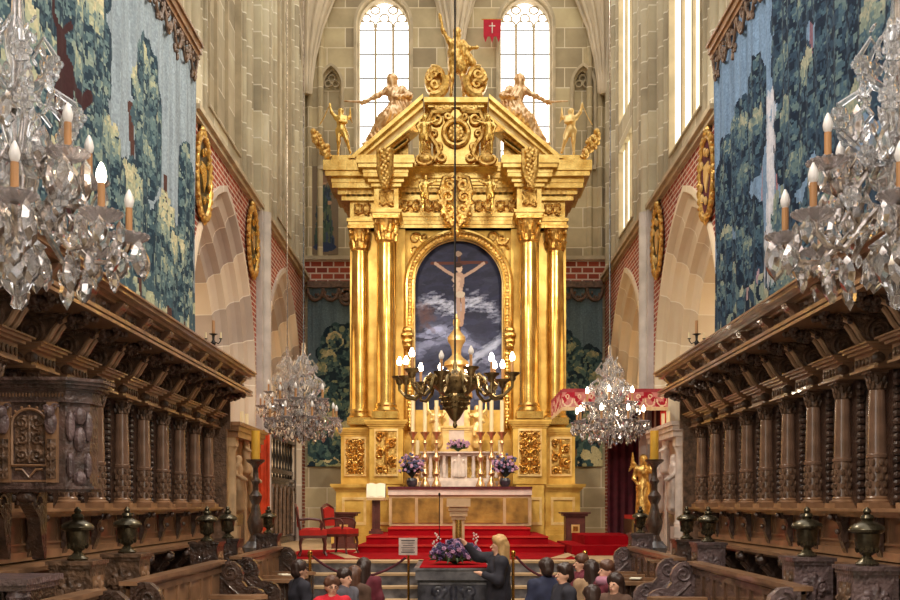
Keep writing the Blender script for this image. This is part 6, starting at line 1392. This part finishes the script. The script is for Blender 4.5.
# ================================================================ PEOPLE
def cmat(n, c, r=.85): return mat(n, c, r, var=.12, vs=12)
HB = cmat('dark_hair', (58, 40, 34), .45); HR = cmat('brown_hair', (96, 62, 46), .5); HY = cmat('blond_hair', (206, 164, 108), .5)
CK = {'black': cmat('black_coat', (42, 40, 50)), 'navy': cmat('navy_coat', (46, 50, 76)), 'red': cmat('red_jacket', (204, 24, 44)), 'maroon': cmat('maroon_coat', (104, 34, 48)), 'fur': cmat('beige_fur_coat', (168, 136, 104), 1), 'pink': cmat('mauve_scarf', (176, 120, 140)), 'grey': cmat('grey_coat', (92, 88, 96)), 'brown': cmat('brown_coat', (92, 66, 52))}
TR = cmat('dark_trousers', (46, 44, 54))
def person(x, y, z0, H, rz, coat, hair, label, long=False, J=None, scarf=None, glasses=False, group=None, legs_to=.06, shoulders=1.0):
    k = H/1.74; JJ = {**STAND, 'har': (-.22, -.2, 1.0), 'hal': (.22, -.2, 1.0), **(J or {})}
    root = thing('person', label, 'person', (x, y, z0), group)
    M = Matrix.Translation((x, y, z0)) @ Matrix.Rotation(rz, 4, 'Z') @ Matrix.Scale(k, 4)
    g = {n: np.array(v, float) for n, v in JJ.items() if n != 'face'}
    hd = g['head']; Z = lambda *a: np.array(a, float)
    caps = [(hd+Z(0, .015, .05), hd+Z(0, .02, .0), .082, .085), (hd+Z(0, -.02, -.02), hd+Z(0, -.035, -.07), .068, .045), (hd+Z(0, -.09, .0), hd+Z(0, -.112, -.025), .008, .013), (hd+Z(0, 0, -.06), g['neck'], .048, .055),
            (hd+Z(.082, .01, .0), hd+Z(.084, .012, -.025), .014, .01), (hd+Z(-.082, .01, .0), hd+Z(-.084, .012, -.025), .014, .01), (hd+Z(-.02, -.085, -.06), hd+Z(.02, -.085, -.06), .01, .01),
            (g['neck'], g['chest'], .07, .12), (g['chest'], g['pelvis'], .12, .12)]
    for s in 'lr':
        caps += [(g['chest']+Z(0, 0, .06), g['sh'+s], .07, .06), (g['sh'+s], g['el'+s], .052, .042), (g['el'+s], g['ha'+s], .042, .028), (g['pelvis'], g['hp'+s], .1, .09), (g['hp'+s], g['kn'+s], .085, .055), (g['kn'+s], g['ft'+s], .052, .035), (g['ft'+s], g['ft'+s]+Z(0, -.16, -.02), .038, .03)]
        d = g['ha'+s]-g['el'+s]; d /= np.linalg.norm(d); sd = np.cross(d, Z(0, 0, 1)); sd = sd/max(1e-6, np.linalg.norm(sd)); h0 = g['ha'+s]
        caps.append((h0, h0+d*.05, .03, .028))
        for i in range(4): b = h0+d*.06+sd*(.027-.018*i); caps.append((b, b+d*(.055+.01*(i in (1, 2)))+Z(0, 0, -.012), .0095, .008))
        caps.append((h0+sd*.025, h0+sd*.05+d*.04, .011, .009))
    blob_obj('body', xform(caps, M, k), SKIN, root, vox=.013, k=.008)
    co = [(g['neck']+Z(0, .0, -.03), g['chest'], .085, .15), (g['chest'], g['pelvis'], .155, .16), (g['pelvis'], g['pelvis']+Z(0, 0, -.42), .17, .2), (g['chest']+Z(.06, 0, -.02), g['pelvis']+Z(.07, 0, 0), .11, .12), (g['chest']+Z(-.06, 0, -.02), g['pelvis']+Z(-.07, 0, 0), .11, .12), (g['neck']+Z(-.05, .02, .02), g['neck']+Z(.05, .02, .02), .045, .045)]
    for s in 'lr': co += [(g['chest']+Z(0, 0, .07), g['sh'+s]*1.0, .1, .085), (g['sh'+s], g['el'+s], .08, .068), (g['el'+s], g['ha'+s]*.92+g['el'+s]*.08, .068, .048)]
    blob_obj('coat', xform(co, M, k), CK[coat], root, vox=.02, k=.018, noise=.008, ns=34)
    tr = []
    for s in 'lr': tr += [(g['hp'+s], g['kn'+s], .1, .075), (g['kn'+s], g['ft'+s]+Z(0, 0, .06), .075, .055)]
    blob_obj('trousers', xform(tr, M, k), TR, root, vox=.025, k=.015)
    hc = [(hd+Z(0, .03, .065), hd+Z(0, .05, -.02), .092, .085), (hd+Z(-.04, .0, .06), hd+Z(.04, .0, .06), .07, .07), (hd+Z(0, -.05, .1), hd+Z(0, .0, .1), .04, .05)]
    if long: hc += [(hd+Z(.055, .03, .03), g['neck']+Z(.08, .04, -.12), .05, .045), (hd+Z(-.055, .03, .03), g['neck']+Z(-.08, .04, -.12), .05, .045), (hd+Z(0, .07, 0), g['neck']+Z(0, .1, -.18), .085, .07)]
    blob_obj('hair', xform(hc, M, k), hair, root, vox=.014, k=.01, noise=.007, ns=110)
    e = MB()
    for s in (-1, 1): e.ball(hd+Z(s*.032, -.086, .008), (.012, .006, .008), 8, 6)
    e.v = [tuple(M @ Vector(p)) for p in e.v]; obj(e, 'eyes', IRON, root)
    e = MB().ball(hd+Z(0, -.094, -.058), (.02, .006, .006), 8, 5); e.v = [tuple(M @ Vector(p)) for p in e.v]; obj(e, 'mouth', cmat('lips', (170, 84, 80)) if 'lips' not in bpy.data.materials else bpy.data.materials['lips'], root)
    if glasses:
        e = MB()
        for s in (-1, 1): e.tube([hd+Z(s*.034+.024*math.cos(t), -.1, .006+.018*math.sin(t)) for t in np.linspace(0, 2*PI, 13)], .003, 4)
        e.v = [tuple(M @ Vector(p)) for p in e.v]; obj(e, 'glasses', IRON, root)
    if scarf: blob_obj('scarf', xform([(g['neck']+Z(.1*math.cos(t), .02+.1*math.sin(t), .02), g['neck']+Z(.1*math.cos(t+.8), .02+.1*math.sin(t+.8), .02), .05, .05) for t in np.arange(0, 6.3, .8)], M, k), CK[scarf], root, vox=.018, k=.02)
    for s in 'lr':
        f = g['ft'+s]; e = MB().ball(f+Z(0, -.06, -.012), (.05, .13, .045), 10, 6); e.v = [tuple(M @ Vector(p)) for p in e.v]; obj(e, 'shoe', IRON, root)
    return root
W0 = 0.0
person(.60, 13.8, W0, 1.75, math.radians(-78), 'black', HY, 'woman with long blond hair in a dark coat reaching toward the violet flowers', long=True,
       J=dict(elr=(-.24, -.25, 1.42), har=(-.2, -.42, 1.6), ell=(.24, -.06, 1.12), hal=(.16, -.26, 1.2), shr=(-.18, -.04, 1.4)))
def pp(xp, ytop, Zd): return ((xp-455)*Zd/F, Zd, EYE+(505-ytop)*Zd/F)
G1 = 'visitors standing at the lower right'; G2 = 'visitors standing at the lower left'
for (xp, yt, Zd, rz, coat, hair, lb, kw) in (
    (546, 557, 11.9, 200, 'navy', HB, 'person with dark hair in a navy jacket, leftmost of the right-hand visitors', {}),
    (564, 562, 11.0, -75, 'black', HB, 'dark-haired man in a black coat facing left among the right-hand visitors', {}),
    (581, 553, 13.1, -80, 'maroon', HR, 'person with brown hair standing behind the man in the black coat', {}),
    (591, 559, 12.5, 190, 'fur', HB, 'dark-haired person in a beige fur coat seen from behind', dict(long=True)),
    (606, 559, 11.8, -70, 'maroon', HR, 'person with brown hair and a mauve scarf facing left', dict(scarf='pink')),
    (615, 572, 10.6, -40, 'brown', HB, 'long-haired person in a dark patterned coat, nearest the right benches', dict(long=True)),
    (592, 584, 9.7, 180, 'grey', HB, 'dark-haired child at the bottom edge among the right-hand visitors', {})):
    X, Y, ztop = pp(xp, yt, Zd); person(X, Y, 0, ztop, math.radians(rz), coat, hair, lb, group=G1, **kw)
for (xp, yt, Zd, rz, coat, hair, lb, kw) in (
    (332, 575, 10.8, 20, 'red', HR, 'child with glasses in a bright red jacket facing the camera', dict(glasses=True)),
    (345, 567, 11.6, 60, 'grey', HB, 'person with short dark hair just right of the child in red', {}),
    (355, 565, 12.4, 150, 'brown', HR, 'person with long brown hair at the lower left', dict(long=True)),
    (364, 557, 13.1, 170, 'maroon', HB, 'person with dark hair in a maroon coat nearest the sign', dict(long=True)),
    (300, 559, 12.0, 120, 'black', HB, 'person with dark hair at the end of the left benches', {})):
    X, Y, ztop = pp(xp, yt, Zd); person(X, Y, 0, ztop, math.radians(rz), coat, hair, lb, group=G2, **kw)
